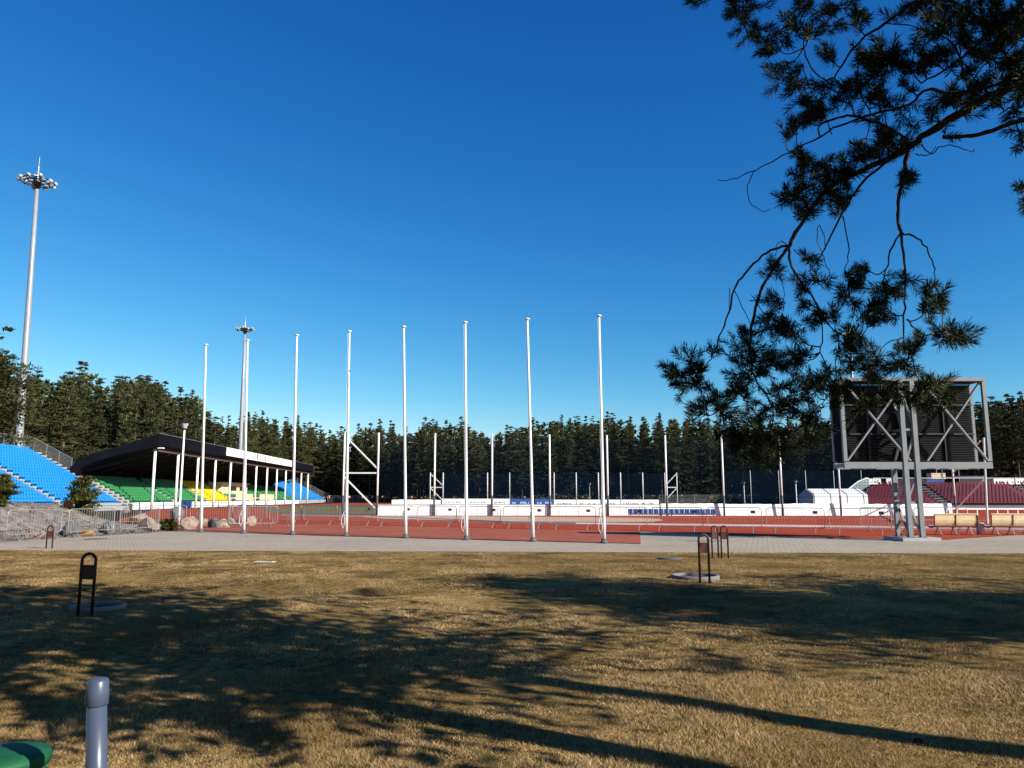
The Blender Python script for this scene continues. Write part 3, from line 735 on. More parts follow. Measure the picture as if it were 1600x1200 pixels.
net_sheet(t, o0, [(p.x, 1.5, p.z-.12 - (.25 if i % 2 else .12)) for i, p in enumerate(pts[1:])], .1, 'net_dark')
bz = MB()
a0, a1 = pts[0].x-o0.x, pts[1].x-o0.x
zz = lambda py: P(560, py, 68).z
bz.bar((a0, .05, zz(739)), (a1, .05, zz(739)), .12, .12); bz.bar((a0+.2, .05, zz(684)), (a1, .05, zz(733)), .12, .12); bz.bar((a0+.05, .05, zz(745)), (a1, .05, zz(797)), .12, .12)
part('brace', bz, 'pole_white', t)
# right hand end frame of the net
q = G(1543, 818.5); q2 = P(1537, 684, q.y); r1 = G(1491, 806)
bz = MB(); bb = Vector((q.x-o0.x, q.y-o0.y, 0)); tt = Vector((q2.x-o0.x, q.y-o0.y, q2.z)); e = Vector((pts[-1].x-o0.x, 0, 0))
bz.tube([bb, tt], .06, 8)
def mixp(p, zf): return Vector((p.x, p.y, zf))
zq = P(1540, 745, q.y).z; zr = P(1484, 745, 68).z
bz.tube([mixp(bb, zq), mixp(e, zr)], .06, 6); bz.tube([mixp(bb, P(0, 750, q.y).z), mixp(e, .5)], .06, 6); bz.tube([mixp(bb, q2.z-.2), mixp(e, zr+.3)], .05, 6)
part('end_frame', bz, 'pole_white', t)
px2 = [672.5, 692.5] + [692.5+34.6*i for i in range(1, 11)] + [1057]
t, o0, pts = net('lower net on the far side of the field, before the trees', [(x, 738.5) for x in px2], 175, .3, 'net_blue', .13)
net_sheet(t, o0, [(p.x, 1, p.z-.2) for p in pts[1:-1]], .1, 'net_blue')
bz = MB()
for (i, j) in ((0, 1), (len(pts)-2+0, len(pts)-1)):
    a0, a1 = pts[i].x-o0.x, pts[j].x-o0.x; zf = lambda py: P(700, py, 175).z
    if i: a0, a1 = a1, a0
    bz.bar((a0, .05, zf(761.5)), (a1, .05, zf(761.5)), .2, .2); bz.bar((a0, .05, zf(740)), (a1, .05, zf(759)), .2, .2); bz.bar((a0, .05, zf(762)), (a1, .05, zf(782)), .2, .2)
part('brace', bz, 'pole_white', t)
tops3 = [(1128, 735), (1172, 735), (1216, 735), (1258, 735), (1302, 735), (1345, 735)]
t, o0, pts = net('dense navy net between the netting posts and the white tent', tops3, 135, .3, 'net_blue', .05)
net_sheet(t, o0, [(p.x, .2, p.z) for p in pts], .1, 'net_blue')

# ------------------------------------------------------------------ white walls, boards, tarps
a, b = P(587, 804.9, 68.2), P(1031, 804.9, 68.2)
a.z = b.z = 0
t = thing('board_wall', 'long low smooth white board wall behind the sand coloured strip', 'board wall', (a.x, a.y, 0), math.atan2(b.y-a.y, b.x-a.x))
L = (b-a).length
m_ = MB()
n = 14
for i in range(n): m_.box((L*(i+.5)/n, 0, .48), (L/n-.03, .08, .92))
part('panel', m_, 'board_white', t); part('top_cap', MB().box((L/2, .03, .965), (L, .14, .05)), 'ink_grey', t)  # cap coloured grey for the thin shadow line between wall and boards
def wavy(name, label, a, b, h, amp, n=160):
    L = (b-a).length; t = thing(name, label, 'tarpaulin fence', (a.x, a.y, 0), math.atan2(b.y-a.y, b.x-a.x))
    V, Fq = [], []; rr = random.Random(5)
    rowsz = [0, .12, .35, .6, .85, 1.0]
    for side in (0, 1):
        for j, zf in enumerate(rowsz):
            for i in range(n+1):
                x = L*i/n; fold = amp*.7*(math.sin(x*1.9+1.2*math.sin(x*.7))*.5+math.sin(x*4.3+zf*2)*.3+math.sin(x*.8+zf)*.5)
                hh = h*(1+.03*math.sin(x*.55)+.015*math.sin(x*1.7)+.01*math.sin(x*6))
                V.append((x, (fold*(1-zf*.6)-.10*(1-zf)) + side*(.05+.3*(1-zf)), hh*zf+.01))
    m1 = len(rowsz)*(n+1)
    for j in range(len(rowsz)-1):
        for i in range(n):
            a_ = j*(n+1)+i; Fq.append((a_, a_+1, a_+n+2, a_+n+1)); c_ = a_+m1; Fq.append((c_+1, c_, c_+n+1, c_+n+2))
    for i in range(n): a_ = (len(rowsz)-1)*(n+1)+i; Fq.append((a_, a_+1, a_+1+m1, a_+m1))
    mb = MB(); mb.add(V, Fq); part('cover', mb, 'tarp', t, True); return t
wavy('tarpaulin_fence', 'wrinkled white tarpaulin covered fence from the navy seats to behind the scoreboard', Vector((P(1032, 805, 68.4).x, 68.4, 0)), Vector((P(1488, 805, 68.4).x, 68.4, 0)), 1.02, .09)
wavy('tarpaulin_fence', 'low white covered mats lying left of the printed white boards', P(612, 787, 100)-Vector((0, 0, P(612, 787, 100).z)), P(689, 787, 100)-Vector((0, 0, P(689, 787, 100).z)), 1.25, .12, 40)
rb = G(1480, 806.5)
t = thing('white_railing', 'low white rail running behind the wooden benches beyond the track', 'railing', (rb.x, rb.y, 0))
m_ = MB(); e_ = G(1640, 806).x-rb.x
m_.box((e_/2, 0, .62), (e_, .08, .12)); 
for k in range(12): m_.box((e_*k/11, 0, .3), (.06, .06, .55))
part('rail', m_, 'white_paint', t)
BDp = 86
bd = [(691, 728, 'board_white', 'printed white board, first in the row counted from the covered mats', 'ink_mid'), (729.5, 767, 'board_white', 'printed white board, second counted from the covered mats', 'ink_mid'), (768.5, 796, 'board_white', 'short printed white board next to the blue boards', 'ink_mid'),
      (797, 832, 'board_blue', 'blue board with pale lettering left of the seventh flagpole', 'ink_white'), (836, 864.5, 'board_blue', 'blue board with pale lettering right of the seventh flagpole', 'ink_white'),
      (865.5, 900, 'board_white', 'white board with thin grey print just right of the blue boards', 'ink_mid'), (901, 938, 'board_white', 'white board with thin grey print ending at the eighth flagpole', 'ink_mid'), (940, 969, 'board_white', 'white board with thin grey print right of the eighth flagpole', 'ink_mid'), (970, 1029, 'board_white', 'longest white board with dark script lettering above the navy seats', 'ink_dark')]
for (x0, x1, mm_, lab, ink) in bd:
    p0, p1 = P(x0, 780, BDp), P(x1, 780, BDp); t = thing('advertising_board', lab, 'advertising board', (p0.x, BDp, 0), group='advertising boards on the far touchline')
    L = p1.x-p0.x; tp_ = P(0, 779.3 if x0 < 860 else 780.8, BDp).z
    pa = part('panel', MB().box((L/2, 0, tp_-.5), (L, .05, 1.0)), mm_, t)
    part('prop', MB().bar((L*.2, .03, tp_-.2), (L*.2, .6, .02), .05, .05).bar((L*.8, .03, tp_-.2), (L*.8, .6, .02), .05, .05), 'galv', t)
    a = MB()
    if ink == 'ink_white':
        for k in range(3 if x0 < 830 else 2): scribble(a, .25+k*.88, .25+k*.88+.55, tp_-.60, tp_-.16, -.035, 2)
    elif ink == 'ink_dark': scribble(a, .3, L*.48, tp_-.55, tp_-.12, -.035, 7); scribble(a, L*.55, L-.5, tp_-.55, tp_-.12, -.035, 6)
    else: scribble(a, L*.15, L*.8, tp_-.50, tp_-.2, -.035, 6)
    part('lettering', a, ink, pa)
# team seats
q = G(979, 806.2); q1 = G(1115, 806.6)
t = thing('team_bench', 'row of seventeen small navy seats in front of the white wall', 'bench', (q.x, q.y-.8, 0), math.atan2(q1.y-q.y, q1.x-q.x))
L = (q1-q).length
part('rail', MB().box((L/2, .1, .16), (L, .08, .08)).box((.2, .1, .08), (.06, .3, .14)).box((L-.2, .1, .08), (.06, .3, .14)).box((L/2, .1, .08), (.06, .3, .14)), 'galv', t)
sm = MB(); sm.box((0, .0, .24), (.40, .36, .06)); sm.box((0, .19, .42), (.40, .05, .38), Matrix.Rotation(R(-10), 3, 'X')); sm = sm.mesh('seat', 'seat_navy')
for k in range(17): link('seat', sm, t, (L*(k+.5)/17, 0, 0))

# tent
t = thing('tent', 'white gabled storage tent left of the maroon stand', 'tent', (40.0, 103.0, 0))
W, Lt, ze, za = 5.2, 7.2, 1.95, 2.75
arch = [(0, 0), (0, ze-.15), (.08, ze), (W/2, za), (W-.08, ze), (W, ze-.15), (W, 0)]
part('cover', MB().prism(arch, .03, Lt), 'tent_cloth', t)
part('end_wall', MB().prism(arch, -.03, .02), 'tent_shaded', t)
hp = MB()
for k in range(4):
    pts = [(Lt*k/3.3+.15, y-.02*(y < 1), z+.03) for (y, z) in arch]; hp.tube(pts, .035, 5)
part('hoop', hp, 'galv', t)

# far fence beyond the track
q = P(512, 785, 236); q1 = P(688, 785, 236)
t = thing('fence', 'grey slatted fence running beyond the track from the far blue stand', 'fence', (q.x, q.y, 0))
slat_fence(t, [(0, 0, 0), (q1.x-q.x, 0, 0)], 2.2, 4)
q = P(1030, 780, 180); q1 = P(1250, 780, 180)
t = thing('fence', 'low dark fence in front of the trees between netting and tent', 'fence', (q.x, q.y, 0))
slat_fence(t, [(0, 0, 0), (q1.x-q.x, 0, 0)], 2.2, 4)

# ------------------------------------------------------------------ benches and bin
def bench(px0, px1, py, label):
    q, q1 = G(px0, py), G(px1, py); t = thing('bench', label, 'bench', (q.x, q.y, .014), group='curved wooden benches'); L = q1.x-q.x
    prof = [(-.06, .86), (-.05, .74), (-.045, .62), (-.02, .50), (.03, .40), (.12, .335), (.24, .31), (.36, .32), (.46, .36), (.52, .38)]
    for s_ in range(2):
        m_ = MB(); x0, x1 = s_*L/2+.03, (s_+1)*L/2-.03
        # fine slats following the curve
        for (a, b) in zip(prof[:-1], prof[1:]):
            for h in (0, .5):
                y0 = a[0]+(b[0]-a[0])*h; z0 = a[1]+(b[1]-a[1])*h; y1 = a[0]+(b[0]-a[0])*(h+.44); z1 = a[1]+(b[1]-a[1])*(h+.44)
                m_.prism([(y0, z0), (y1, z1), (y1+.018, z1+.018), (y0+.018, z0+.018)], x0, x1)
        part('seat_shell', m_, 'wood', t)
    part('top_rail', MB().box((L/2, -.06, .885), (L, .06, .04)), 'wood', t)
    for x in (.0, L/2, L):
        fr = MB(); 
        for (a, b) in zip(prof[:-1], prof[1:]): fr.bar((x, a[0]-.012, a[1]-.012), (x, b[0]-.012, b[1]-.012), .03, .03)
        part('rib', fr, 'louver', t)
    for x in (.25, L/2+.0, L-.25):
        lg = MB(); lg.bar((x, .12, .33), (x-.05, -.15, .02), .04, .03); lg.bar((x, .2, .32), (x+.02, .45, .02), .04, .03); lg.bar((x, -.2, .02), (x, .5, .02), .05, .02)
        part('leg', lg, 'galv', t)
bench(1461, 1528, 836.5, 'curved wooden bench between the scoreboard tower and the steel bin')
bench(1550, 1618, 836.5, 'curved wooden bench to the right of the steel bin, cut by the frame')
q = G(1532.5, 835.5)
t = thing('bin', 'round steel litter bin between the two wooden benches', 'bin', (q.x, q.y, .014))
part('body', MB().lathe([(.13, 0), (.15, .02), (.16, .42), (.165, .44), (.14, .44), (.13, .1)], 20), 'bin_steel', t, True)
part('lid', MB().lathe([(.165, .445), (.17, .47), (.10, .50), (.02, .51)], 20), 'bin_steel', t, True)

# ------------------------------------------------------------------ hoop stands, concrete rings, pipe, lid, litter
def hoop(px, pyb, pyt, wpx, label, rz=0):
    q = G(px, pyb); s_ = q.y*cp/F; tp = P(px, pyt, q.y).z; W = wpx*q.y/F; z0 = float(lawn_z(np.array(q.x), np.array(q.y)))
    t = thing('hoop_stand', label, 'hoop stand', (q.x, q.y, 0), rz, group='brown hoop stands'); H = tp
    pts = [(-W/2, 0, -.05), (-W/2, 0, H-W/2)] + [(-W/2*math.cos(R(a)), 0, H-W/2+W/2*math.sin(R(a))) for a in range(15, 180, 15)] + [(W/2, 0, H-W/2), (W/2, 0, -.05)]
    part('hoop', MB().tube(pts, .021, 10), 'hoop_brown', t, True)
    part('plate', MB().box((0, 0, H-.125-.12), (W-.01, .02, .19)), 'plate_brown', t)
    return t
hoop(132, 966, 865, 22, 'brown hoop stand beside the nearer concrete ring in tree shade', R(-5))
hoop(76.5, 857, 822, 8.5, 'small looking brown hoop stand on the lawn edge before the gravel barriers', R(8))
t = hoop(1101.5, 913, 835, 15, 'brown hoop stand in front of the farther concrete ring', R(6))
part('cross_rod', MB().bar((-.32, 0, .79), (.32, 0, .79), .008, .008), 'hoop_brown', t)
hoop(1118, 873.5, 822, 10, 'brown hoop stand at the lawn edge, left one of the close pair', R(10))
hoop(1133, 873.5, 822, 10, 'brown hoop stand at the lawn edge, right one of the close pair', R(-4))
def ring(px, py, r, label):
    q = G(px, py); t = thing('concrete_ring', label, 'concrete ring', (q.x, q.y, .0), group='low concrete well rings')
    part('rim', MB().lathe([(r+.01, -.05), (r, .075), (r-.012, .088), (r-.05, .088), (r-.06, .078), (r-.062, .0)], 48), 'concrete', t, True)
    part('soil', MB().lathe([(r-.062, .036), (.01, .040)], 32), 'soil', t)
ring(153, 954, .365, 'concrete ring in dappled shade beside the nearer hoop stand')
ring(1086, 905, .47, 'concrete ring behind the single hoop stand at the shade edge')
q = P(155, 1085, 3.6)
t = thing('vent_pipe', 'pale blue grey plastic vent pipe with a cap, in the near corner', 'vent pipe', (q.x-.008, 3.6, 0))
tz = P(154, 1060, 3.6).z
part('pipe', MB().tube([(.055, 0, -.05), (.0, 0, tz-.10)], [.046, .041], 24), 'pvc', t, True)
part('cap', MB().lathe([(.043, tz-.115), (.0485, tz-.11), (.0485, tz-.055), (.046, tz-.045), (.043, tz-.01), (.036, tz-.001), (.02, tz)], 24, (0, 0, 0)), 'pvc', t, True)
q = P(6, 1177, 3.9)
t = thing('tank_cover', 'round green plastic tank cover in the near corner of the lawn', 'tank cover', (q.x, 3.9, 0))
part('body', MB().lathe([(.185, -.05), (.185, q.z-.05)], 40), 'lid_green', t, True)
part('lid', MB().lathe([(.200, q.z-.055), (.203, q.z-.02), (.195, q.z-.004), (.16, q.z+.008), (.10, q.z+.016), (.01, q.z+.019)], 40), 'lid_green', t, True)
q = G(150, 842.5)
tag(link('manhole_cover', MB().lathe([(.42, -.02), (.42, .012), (.39, .016), (.01, .016)], 32).mesh('manhole_cover', 'iron', True), loc=(q.x, q.y, .0)), 'dark round manhole cover in the grey paving near the gravel barriers', 'manhole cover')
q = G(1046, 875)
tag(link('drain_cover', MB().lathe([(.3, -.02), (.3, .012), (.28, .016), (.01, .016)], 32).mesh('drain_cover', 'iron', True), loc=(q.x, q.y, float(lawn_z(np.array(q.x), np.array(q.y)))+.012)), 'dark drain cover at the lawn edge left of the hoop stands', 'drain cover')
q = G(414, 880.5)
m_ = MB(); m_.add([(-.28, -.05, .0), (.2, -.07, .0), (.26, .05, .0), (-.2, .06, .0), (-.28, -.05, .012), (.2, -.07, .03), (.26, .05, .015), (-.2, .06, .03)], [(0, 3, 2, 1), (4, 5, 6, 7), (0, 1, 5, 4), (1, 2, 6, 5), (2, 3, 7, 6), (3, 0, 4, 7)])
tag(link('paper_sheet', m_.mesh('paper_sheet', 'litter'), loc=(q.x, q.y, .03)), 'crumpled white sheet lying on the sunlit lawn', 'litter')
for i, (px, py, s_, lab) in enumerate(((222, 1042, .035, 'small whitish stone in the shaded grass near the vent pipe'), (348, 1036, .02, 'tiny pale stone in a sunlit gap of the shade'), (983, 1138, .02, 'tiny pale stone in the near lawn'), (1436, 1163, .04, 'dark pine cone lying in the near sunlit lawn'))):
    q = G(px, py); o = link('lawn_stone' if i < 3 else 'pine_cone', rock_mesh(50+i, 'rock_pink' if i < 3 else 'bark', 2), loc=(q.x, q.y, float(lawn_z(np.array(q.x), np.array(q.y)))+s_*.5)); o.scale = (s_, s_*.8, s_*.7)
    tag(o, lab, 'stone' if i < 3 else 'pine cone')

# ------------------------------------------------------------------ grass blades
def blades(n, ylo, yhi, hmin, hmax, wid, seed, pw=1.0):
    r = np.random.default_rng(seed); y = ylo+(yhi-ylo)*r.random(n)**pw; x = r.uniform(-1, 1, n)*(y*.70+.8)
    cl = hash_noise(x*2.2, y*2.2, 21)+.6*hash_noise(x*6, y*6, 22)
    h = r.uniform(hmin, hmax, n)*np.clip(1+cl*1.1, .45, 1.9); keep = y < lawn_edge(x)-.02
    x, y, h, cl = x[keep], y[keep], h[keep], cl[keep]; n = len(x)
    z = lawn_z(x, y)-.006; a = r.uniform(0, 2*math.pi, n); lean = r.uniform(.2, 1.5, n)*h; b = a+r.normal(0, 1.2, n)
    dx, dy = np.cos(a)*wid*.5, np.sin(a)*wid*.5
    wv = r.uniform(.6, 1.4, n)*np.ones(n)
    v0 = np.stack([x-dx*wv, y-dy*wv, z], -1); v1 = np.stack([x+dx*wv, y+dy*wv, z], -1); v2 = np.stack([x+np.cos(b)*lean, y+np.sin(b)*lean, z+h], -1)
    V = np.stack([v0, v1, v2], 1).reshape(-1, 3); Fc = np.arange(n*3).reshape(-1, 3)
    # blade colour: straw to green by patch
    g = np.clip(.6+hash_noise(x*.8, y*.8, 31)*1.2+hash_noise(x*3.1, y*3.1, 33)*.7+r.normal(0, .22, n), 0, 1)[:, None]
    straw = np.array([.54, .385, .195]); green = np.array([.24, .17, .07]); brown = np.array([.20, .115, .05])
    c = straw*g + green*(1-g); bmask = (r.random(n) < .22)[:, None]; c = ALB*1.2*np.where(bmask, brown, c)*r.uniform(.6, 1.3, n)[:, None]
    return V, Fc, np.repeat(c, 3, 0)
gm = bpy.data.materials.new('grass_blade'); gm.use_nodes = True; n_ = gm.node_tree; b_ = n_.nodes['Principled BSDF']; at = n_.nodes.new('ShaderNodeAttribute'); at.attribute_name = 'tint'
n_.links.new(at.outputs['Color'], b_.inputs['Base Color']); b_.inputs['Roughness'].default_value = .7; b_.inputs['Specular IOR Level'].default_value = .08; M['grass_blade'] = gm
S_ = [blades(420000, 3.6, 7.2, .010, .034, .0036, 1), blades(560000, 6.8, 12.8, .008, .026, .0055, 2), blades(480000, 12, 24.5, .007, .022, .009, 3)]
V = np.concatenate([s[0] for s in S_]); C = np.concatenate([s[2] for s in S_])
me = np_mesh('grass', V, np.arange(len(V)).reshape(-1, 3), 'grass_blade')
at = me.color_attributes.new('tint', 'FLOAT_COLOR', 'POINT'); at.data.foreach_set('color', np.concatenate([C, np.ones((len(C), 1))], 1).astype(np.float32).ravel())
o = link('grass', me); o['kind'] = 'stuff'; o['label'] = 'short dry straw coloured grass with green tufts'; o['category'] = 'grass'

# fallen twigs, cones and bark flakes
r = np.random.default_rng(5); n = 900; y = 3.8+14*r.random(n)**1.4; x = r.uniform(-1, 1, n)*(y*.7+.5); z = lawn_z(x, y)+.012; a = r.uniform(0, 6.28, n); L = r.uniform(.008, .03, n); wd = r.uniform(.003, .007, n)
dx, dy = np.cos(a), np.sin(a)
V = np.stack([np.stack([x-dx*L-dy*wd, y-dy*L+dx*wd, z], -1), np.stack([x-dx*L+dy*wd, y-dy*L-dx*wd, z], -1), np.stack([x+dx*L+dy*wd, y+dy*L-dx*wd, z+.012], -1), np.stack([x+dx*L-dy*wd, y+dy*L+dx*wd, z+.012], -1)], 1).reshape(-1, 3)
mat('fallen', (.10, .06, .035), .9, .6, 3, c2=(.30, .22, .14))
o = link('fallen_litter', np_mesh('fallen_litter', V, np.arange(len(V)).reshape(-1, 4), 'fallen', 4)); o['kind'] = 'stuff'; o['label'] = 'fallen twigs and bark flakes strewn over the lawn'; o['category'] = 'plant litter'
# ------------------------------------------------------------------ conifers
def conifer(seed, H=20, base=.3, rad=2.8, density=1.0, tuft=.42, power=.75, limbs=True, tmat='bark_far', nmat='needles_far', rtrunk=.2, rag=.35, step=.04, clump=.55, lowdead=True):
    """trunk with limbs, and a crown of flat leafy clumps set along the limbs with gaps between them"""
    r = np.random.default_rng(seed); zb_ = H*base
    ks = np.linspace(0, 1, 9); bend = r.normal(0, .006*H, (9, 2)).cumsum(0)*.6; bend[0] = 0
    tr = MB(); tp = [(bend[i, 0], bend[i, 1], H*.97*k) for i, k in enumerate(ks)]
    tr.tube(tp, [rtrunk*(1-.9*k)+.012 for k in ks], 8)
    cen, cdir, crad = [], [], []
    z = zb_; side = r.uniform(0, 6.28)
    if lowdead and limbs and base > .25:
        for zz in np.arange(H*.12, zb_, H*.035):
            a = r.uniform(0, 6.28); L = r.uniform(.3, 1.1)*H/20; bx_, by_ = np.interp(zz/H, ks, bend[:, 0]), np.interp(zz/H, ks, bend[:, 1])
            tr.tube([(bx_, by_, zz), (bx_+L*math.cos(a), by_+L*math.sin(a), zz+r.uniform(-.1, .25))], [.03*H/20, .008], 4, False)
    while z < H*.99:
        t = max(0, (z-zb_)/(H-zb_)); prof = (1-t)**power*(.6+.4*min(1, t*4+.15))
        nb = int(r.integers(4, 7)) if t < .85 else 3
        a0 = r.uniform(0, 6.28); bx_, by_ = np.interp(z/H, ks, bend[:, 0]), np.interp(z/H, ks, bend[:, 1])
        for k in range(nb):
            if r.random() < .14: continue
            a = a0+k*6.283/nb+r.normal(0, .3); L = rad*(prof*(1+.22*math.cos(a-side))*r.uniform(1-rag*1.3, 1+rag)+.05)
            el = r.normal(.10+.5*t, .15); z1 = z+r.uniform(-.02, .02)*H
            d = np.array([math.cos(a)*math.cos(el), math.sin(a)*math.cos(el), math.sin(el)]); p0 = np.array([bx_, by_, z1])
            if limbs and L > .2*rad:
                e = p0+d*L*.9; tr.tube([p0, (p0+e)/2+np.array([0, 0, -.05*L]), e], [.22*rtrunk*(1-.5*t), .13*rtrunk*(1-.5*t), .05*rtrunk], 4, False)
            m = max(1, int(round(L/rad*5.2)))
            for q in range(m):
                f = (q+.75)/m*r.uniform(.85, 1.08) if m > 1 else .8
                sd_ = np.array([-math.sin(a), math.cos(a), 0])*r.normal(0, .17*L*f) 
                cen.append(p0+d*L*f+sd_+np.array([0, 0, r.normal(0, .05*rad)])); cdir.append(d); crad.append(clump*rad/3*r.uniform(.6, 1.25)*(1-.35*t))
        z += H*step*r.uniform(.65, 1.35)
    cen.append(np.array([bend[-1, 0], bend[-1, 1], H*.985])); cdir.append(np.array([0, 0, 1.])); crad.append(clump*rad/3*.4)
    cen, cdir, crad = np.array(cen), np.array(cdir), np.array(crad)
    per = max(3, int(13*density)); n = len(cen)*per
    c = np.repeat(cen, per, 0); cr = np.repeat(crad, per)[:, None]; dd = np.repeat(cdir, per, 0)
    off = r.normal(0, 1, (n, 3)); off /= np.linalg.norm(off, axis=1)[:, None]; off *= r.random((n, 1))**.45
    c = c+off*cr*np.array([1.35, 1.35, .34])
    d2 = dd*.6+off*.9+r.normal(0, .35, (n, 3))+np.array([0, 0, .25]); d2 /= np.linalg.norm(d2, axis=1)[:, None]
    sd = np.cross(d2, r.normal(0, .7, (n, 3))+np.array([0, 0, .9])); sd /= np.linalg.norm(sd, axis=1)[:, None]+1e-9
    s = tuft*r.uniform(.55, 1.35, (n, 1))
    V = np.stack([c-d2*s*.45, c+sd*s*.24, c+d2*s*.65, c-sd*s*.24], 1).reshape(-1, 3)
    return tr.mesh('trunk', tmat, True), np_mesh('crown', V, np.arange(len(V)).reshape(-1, 4), nmat, 4)
TT = [conifer(100+i, 20, b, rd, dn, tf, pw, nmat=nm_, rtrunk=.19, rag=rg, step=st, clump=cl_) for i, (b, rd, dn, tf, pw, nm_, rg, st, cl_) in enumerate((
    (.32, 3.0, 4.0, .24, .95, 'needles_far', .42, .036, .52), (.20, 3.1, 3.8, .24, 1.15, 'needles_far', .38, .034, .52), (.42, 2.9, 4.0, .24, .75, 'needles_far', .50, .038, .55), (.10, 2.9, 3.8, .24, 1.3, 'needles_dark', .30, .031, .50),
    (.48, 3.0, 4.0, .24, .7, 'needles_far', .5, .040, .55), (.22, 2.6, 4.0, .24, 1.2, 'needles_dark', .34, .032, .50), (.34, 3.2, 3.8, .24, .9, 'needles_far', .45, .038, .55), (.08, 3.1, 3.8, .24, 1.3, 'needles_dark', .30, .031, .50), (.28, 2.8, 4.0, .24, 1.1, 'needles_far', .45, .036, .52), (.40, 2.5, 4.1, .24, .95, 'needles_dark', .55, .036, .52)))]
def tree(tpl, x, y, h, label, group, wscale=1.0, name='pine_tree', cat='tree'):
    t = thing(name, label, cat, (x, y, 0), random.uniform(0, 6.28), group); s = h/20
    a = link('trunk', tpl[0], t); b = link('crown', tpl[1], t); t.scale = (s*wscale, s*wscale, s)
    return t
sky_line = [(-60, 572), (0, 572), (40, 578), (75, 590), (95, 578), (120, 568), (150, 592), (190, 582), (235, 584), (262, 608), (305, 612), (330, 648), (365, 656), (400, 643), (430, 648), (475, 660), (520, 672), (560, 668), (588, 656), (630, 673), (665, 656), (712, 655), (760, 672), (810, 662), (850, 652), (910, 650), (960, 648), (1000, 652), (1050, 648), (1100, 650), (1200, 655), (1300, 650), (1460, 640), (1540, 625), (1580, 616), (1660, 620)]
skx, sky_ = np.array([p[0] for p in sky_line]), np.array([p[1] for p in sky_line])
dpx = [(-60, 96), (60, 108), (160, 118), (260, 138), (330, 168), (420, 208), (500, 250), (560, 245), (640, 215), (800, 200), (1000, 190), (1200, 180), (1350, 160), (1540, 138), (1660, 132)]
dx_, dy_ = np.array([p[0] for p in dpx]), np.array([p[1] for p in dpx])
areas = [(-99, 300, 'behind the blue stand'), (300, 520, 'behind the covered grandstand roof'), (520, 690, 'beyond the track between the fourth and sixth flagpoles'), (690, 1060, 'behind the netting and the printed boards'), (1060, 1310, 'behind the hanging pine branch and dark netting'), (1310, 1800, 'behind the scoreboard and maroon seats')]
rows = [(0, 24), (6, 24), (13, 26), (21, 28)]
cnt = 0
for ri, (off, _) in enumerate(rows):
    px = -50.0
    while px < 1640:
        D = float(np.interp(px, dx_, dy_))+off+random.uniform(-2, 2)
        step = (3.75 if ri < 2 else 4.2)*F/D*random.uniform(.75, 1.25)
        ytop = float(np.interp(px, skx, sky_))+random.uniform(-9, 12)+(8 if ri == 0 else 3 if ri == 1 else 0) + (random.uniform(8, 35) if random.random() < .18 else 0)
        X_ = (px-800)/F*D; h = (777-ytop)*D/F+1.6
        ar = next(a[2] for a in areas if a[0] <= px < a[1])
        j = random.randrange(10) if ri else random.choice((1, 3, 5, 7, 0, 2, 6, 3, 7, 8, 9))
        if px < 330 and ri == 0: j = random.choice((1, 3, 5, 7))
        elif px < 560 and ri == 0: j = random.choice((0, 2, 6, 1, 3))
        pos = ('front edge tree of the pine wood ' if ri == 0 else 'pine standing deeper in the wood ') + ar
        if not (X_ > -62.5 and 60 < D < 245 and px < 520):
            tree(TT[j], X_, D, h, pos, 'pines ' + ('at the wood edge ' if ri == 0 else 'inside the wood ') + ar, random.uniform(.9, 1.25)*min(1.1, 20/h*1.05)); cnt += 1
        px += step
print('forest trees', cnt)
# far-off wood that reads as one mass
def low(seed): return conifer(seed, 20, .1, 3.4, .55, .95, .7, limbs=False, nmat='needles_dark', rtrunk=.2)
fw_v, fw_n = [], 0; lows = [low(300+i)[1] for i in range(3)]
arrs = []
for me in lows:
    a = np.empty(len(me.vertices)*3, np.float32); me.vertices.foreach_get('co', a); arrs.append(a.reshape(-1, 3))
for off in (30, 38, 47):
    px = -120.0
    while px < 1720:
        D = float(np.interp(px, dx_, dy_))+off; ytop = float(np.interp(px, skx, sky_))+random.uniform(8, 18); X_ = (px-800)/F*D; h = (777-ytop)*D/F+1.6
        if not (X_ > -64 and 60 < D < 250 and px < 520):
            a = arrs[random.randrange(3)]*(h/20); th = random.uniform(0, 6.28); c_, s_ = math.cos(th), math.sin(th)
            fw_v.append(np.stack([a[:, 0]*c_-a[:, 1]*s_+X_, a[:, 0]*s_+a[:, 1]*c_+D, a[:, 2]], -1))
        px += 4.2*F/D
V = np.concatenate(fw_v); o = link('forest', np_mesh('forest', V, np.arange(len(V)).reshape(-1, 4), 'needles_dark', 4)); o['kind'] = 'stuff'; o['label'] = 'far-off depths of the pine wood behind the nearer trees'; o['category'] = 'forest'

# undergrowth along the foot of the wood
ug = []
r = np.random.default_rng(91)
for px in np.arange(150, 1640, 1.6):
    for k in range(2):
        D = float(np.interp(px, dx_, dy_))+r.uniform(-5, 4)+k*9; X_ = (px-800)/F*D
        if X_ > -64 and 60 < D < 250 and px < 520: continue
        n = 26; hh = r.uniform(.9, 2.4)
        c = np.stack([X_+r.normal(0, .5, n), D+r.normal(0, .5, n), r.uniform(0, 1, n)**.8*hh], -1)
        d2 = r.normal(0, 1, (n, 3)); d2 /= np.linalg.norm(d2, axis=1)[:, None]; sd = np.cross(d2, r.normal(0, 1, (n, 3))); sd /= np.linalg.norm(sd, axis=1)[:, None]
        ug.append(np.stack([c-d2*.3, c+sd*.16, c+d2*.35, c-sd*.16], 1).reshape(-1, 3))
V = np.concatenate(ug); o = link('undergrowth', np_mesh('undergrowth', V, np.arange(len(V)).reshape(-1, 4), 'needles_dark', 4)); o['kind'] = 'stuff'; o['label'] = 'low dark undergrowth along the foot of the pine wood'; o['category'] = 'undergrowth'

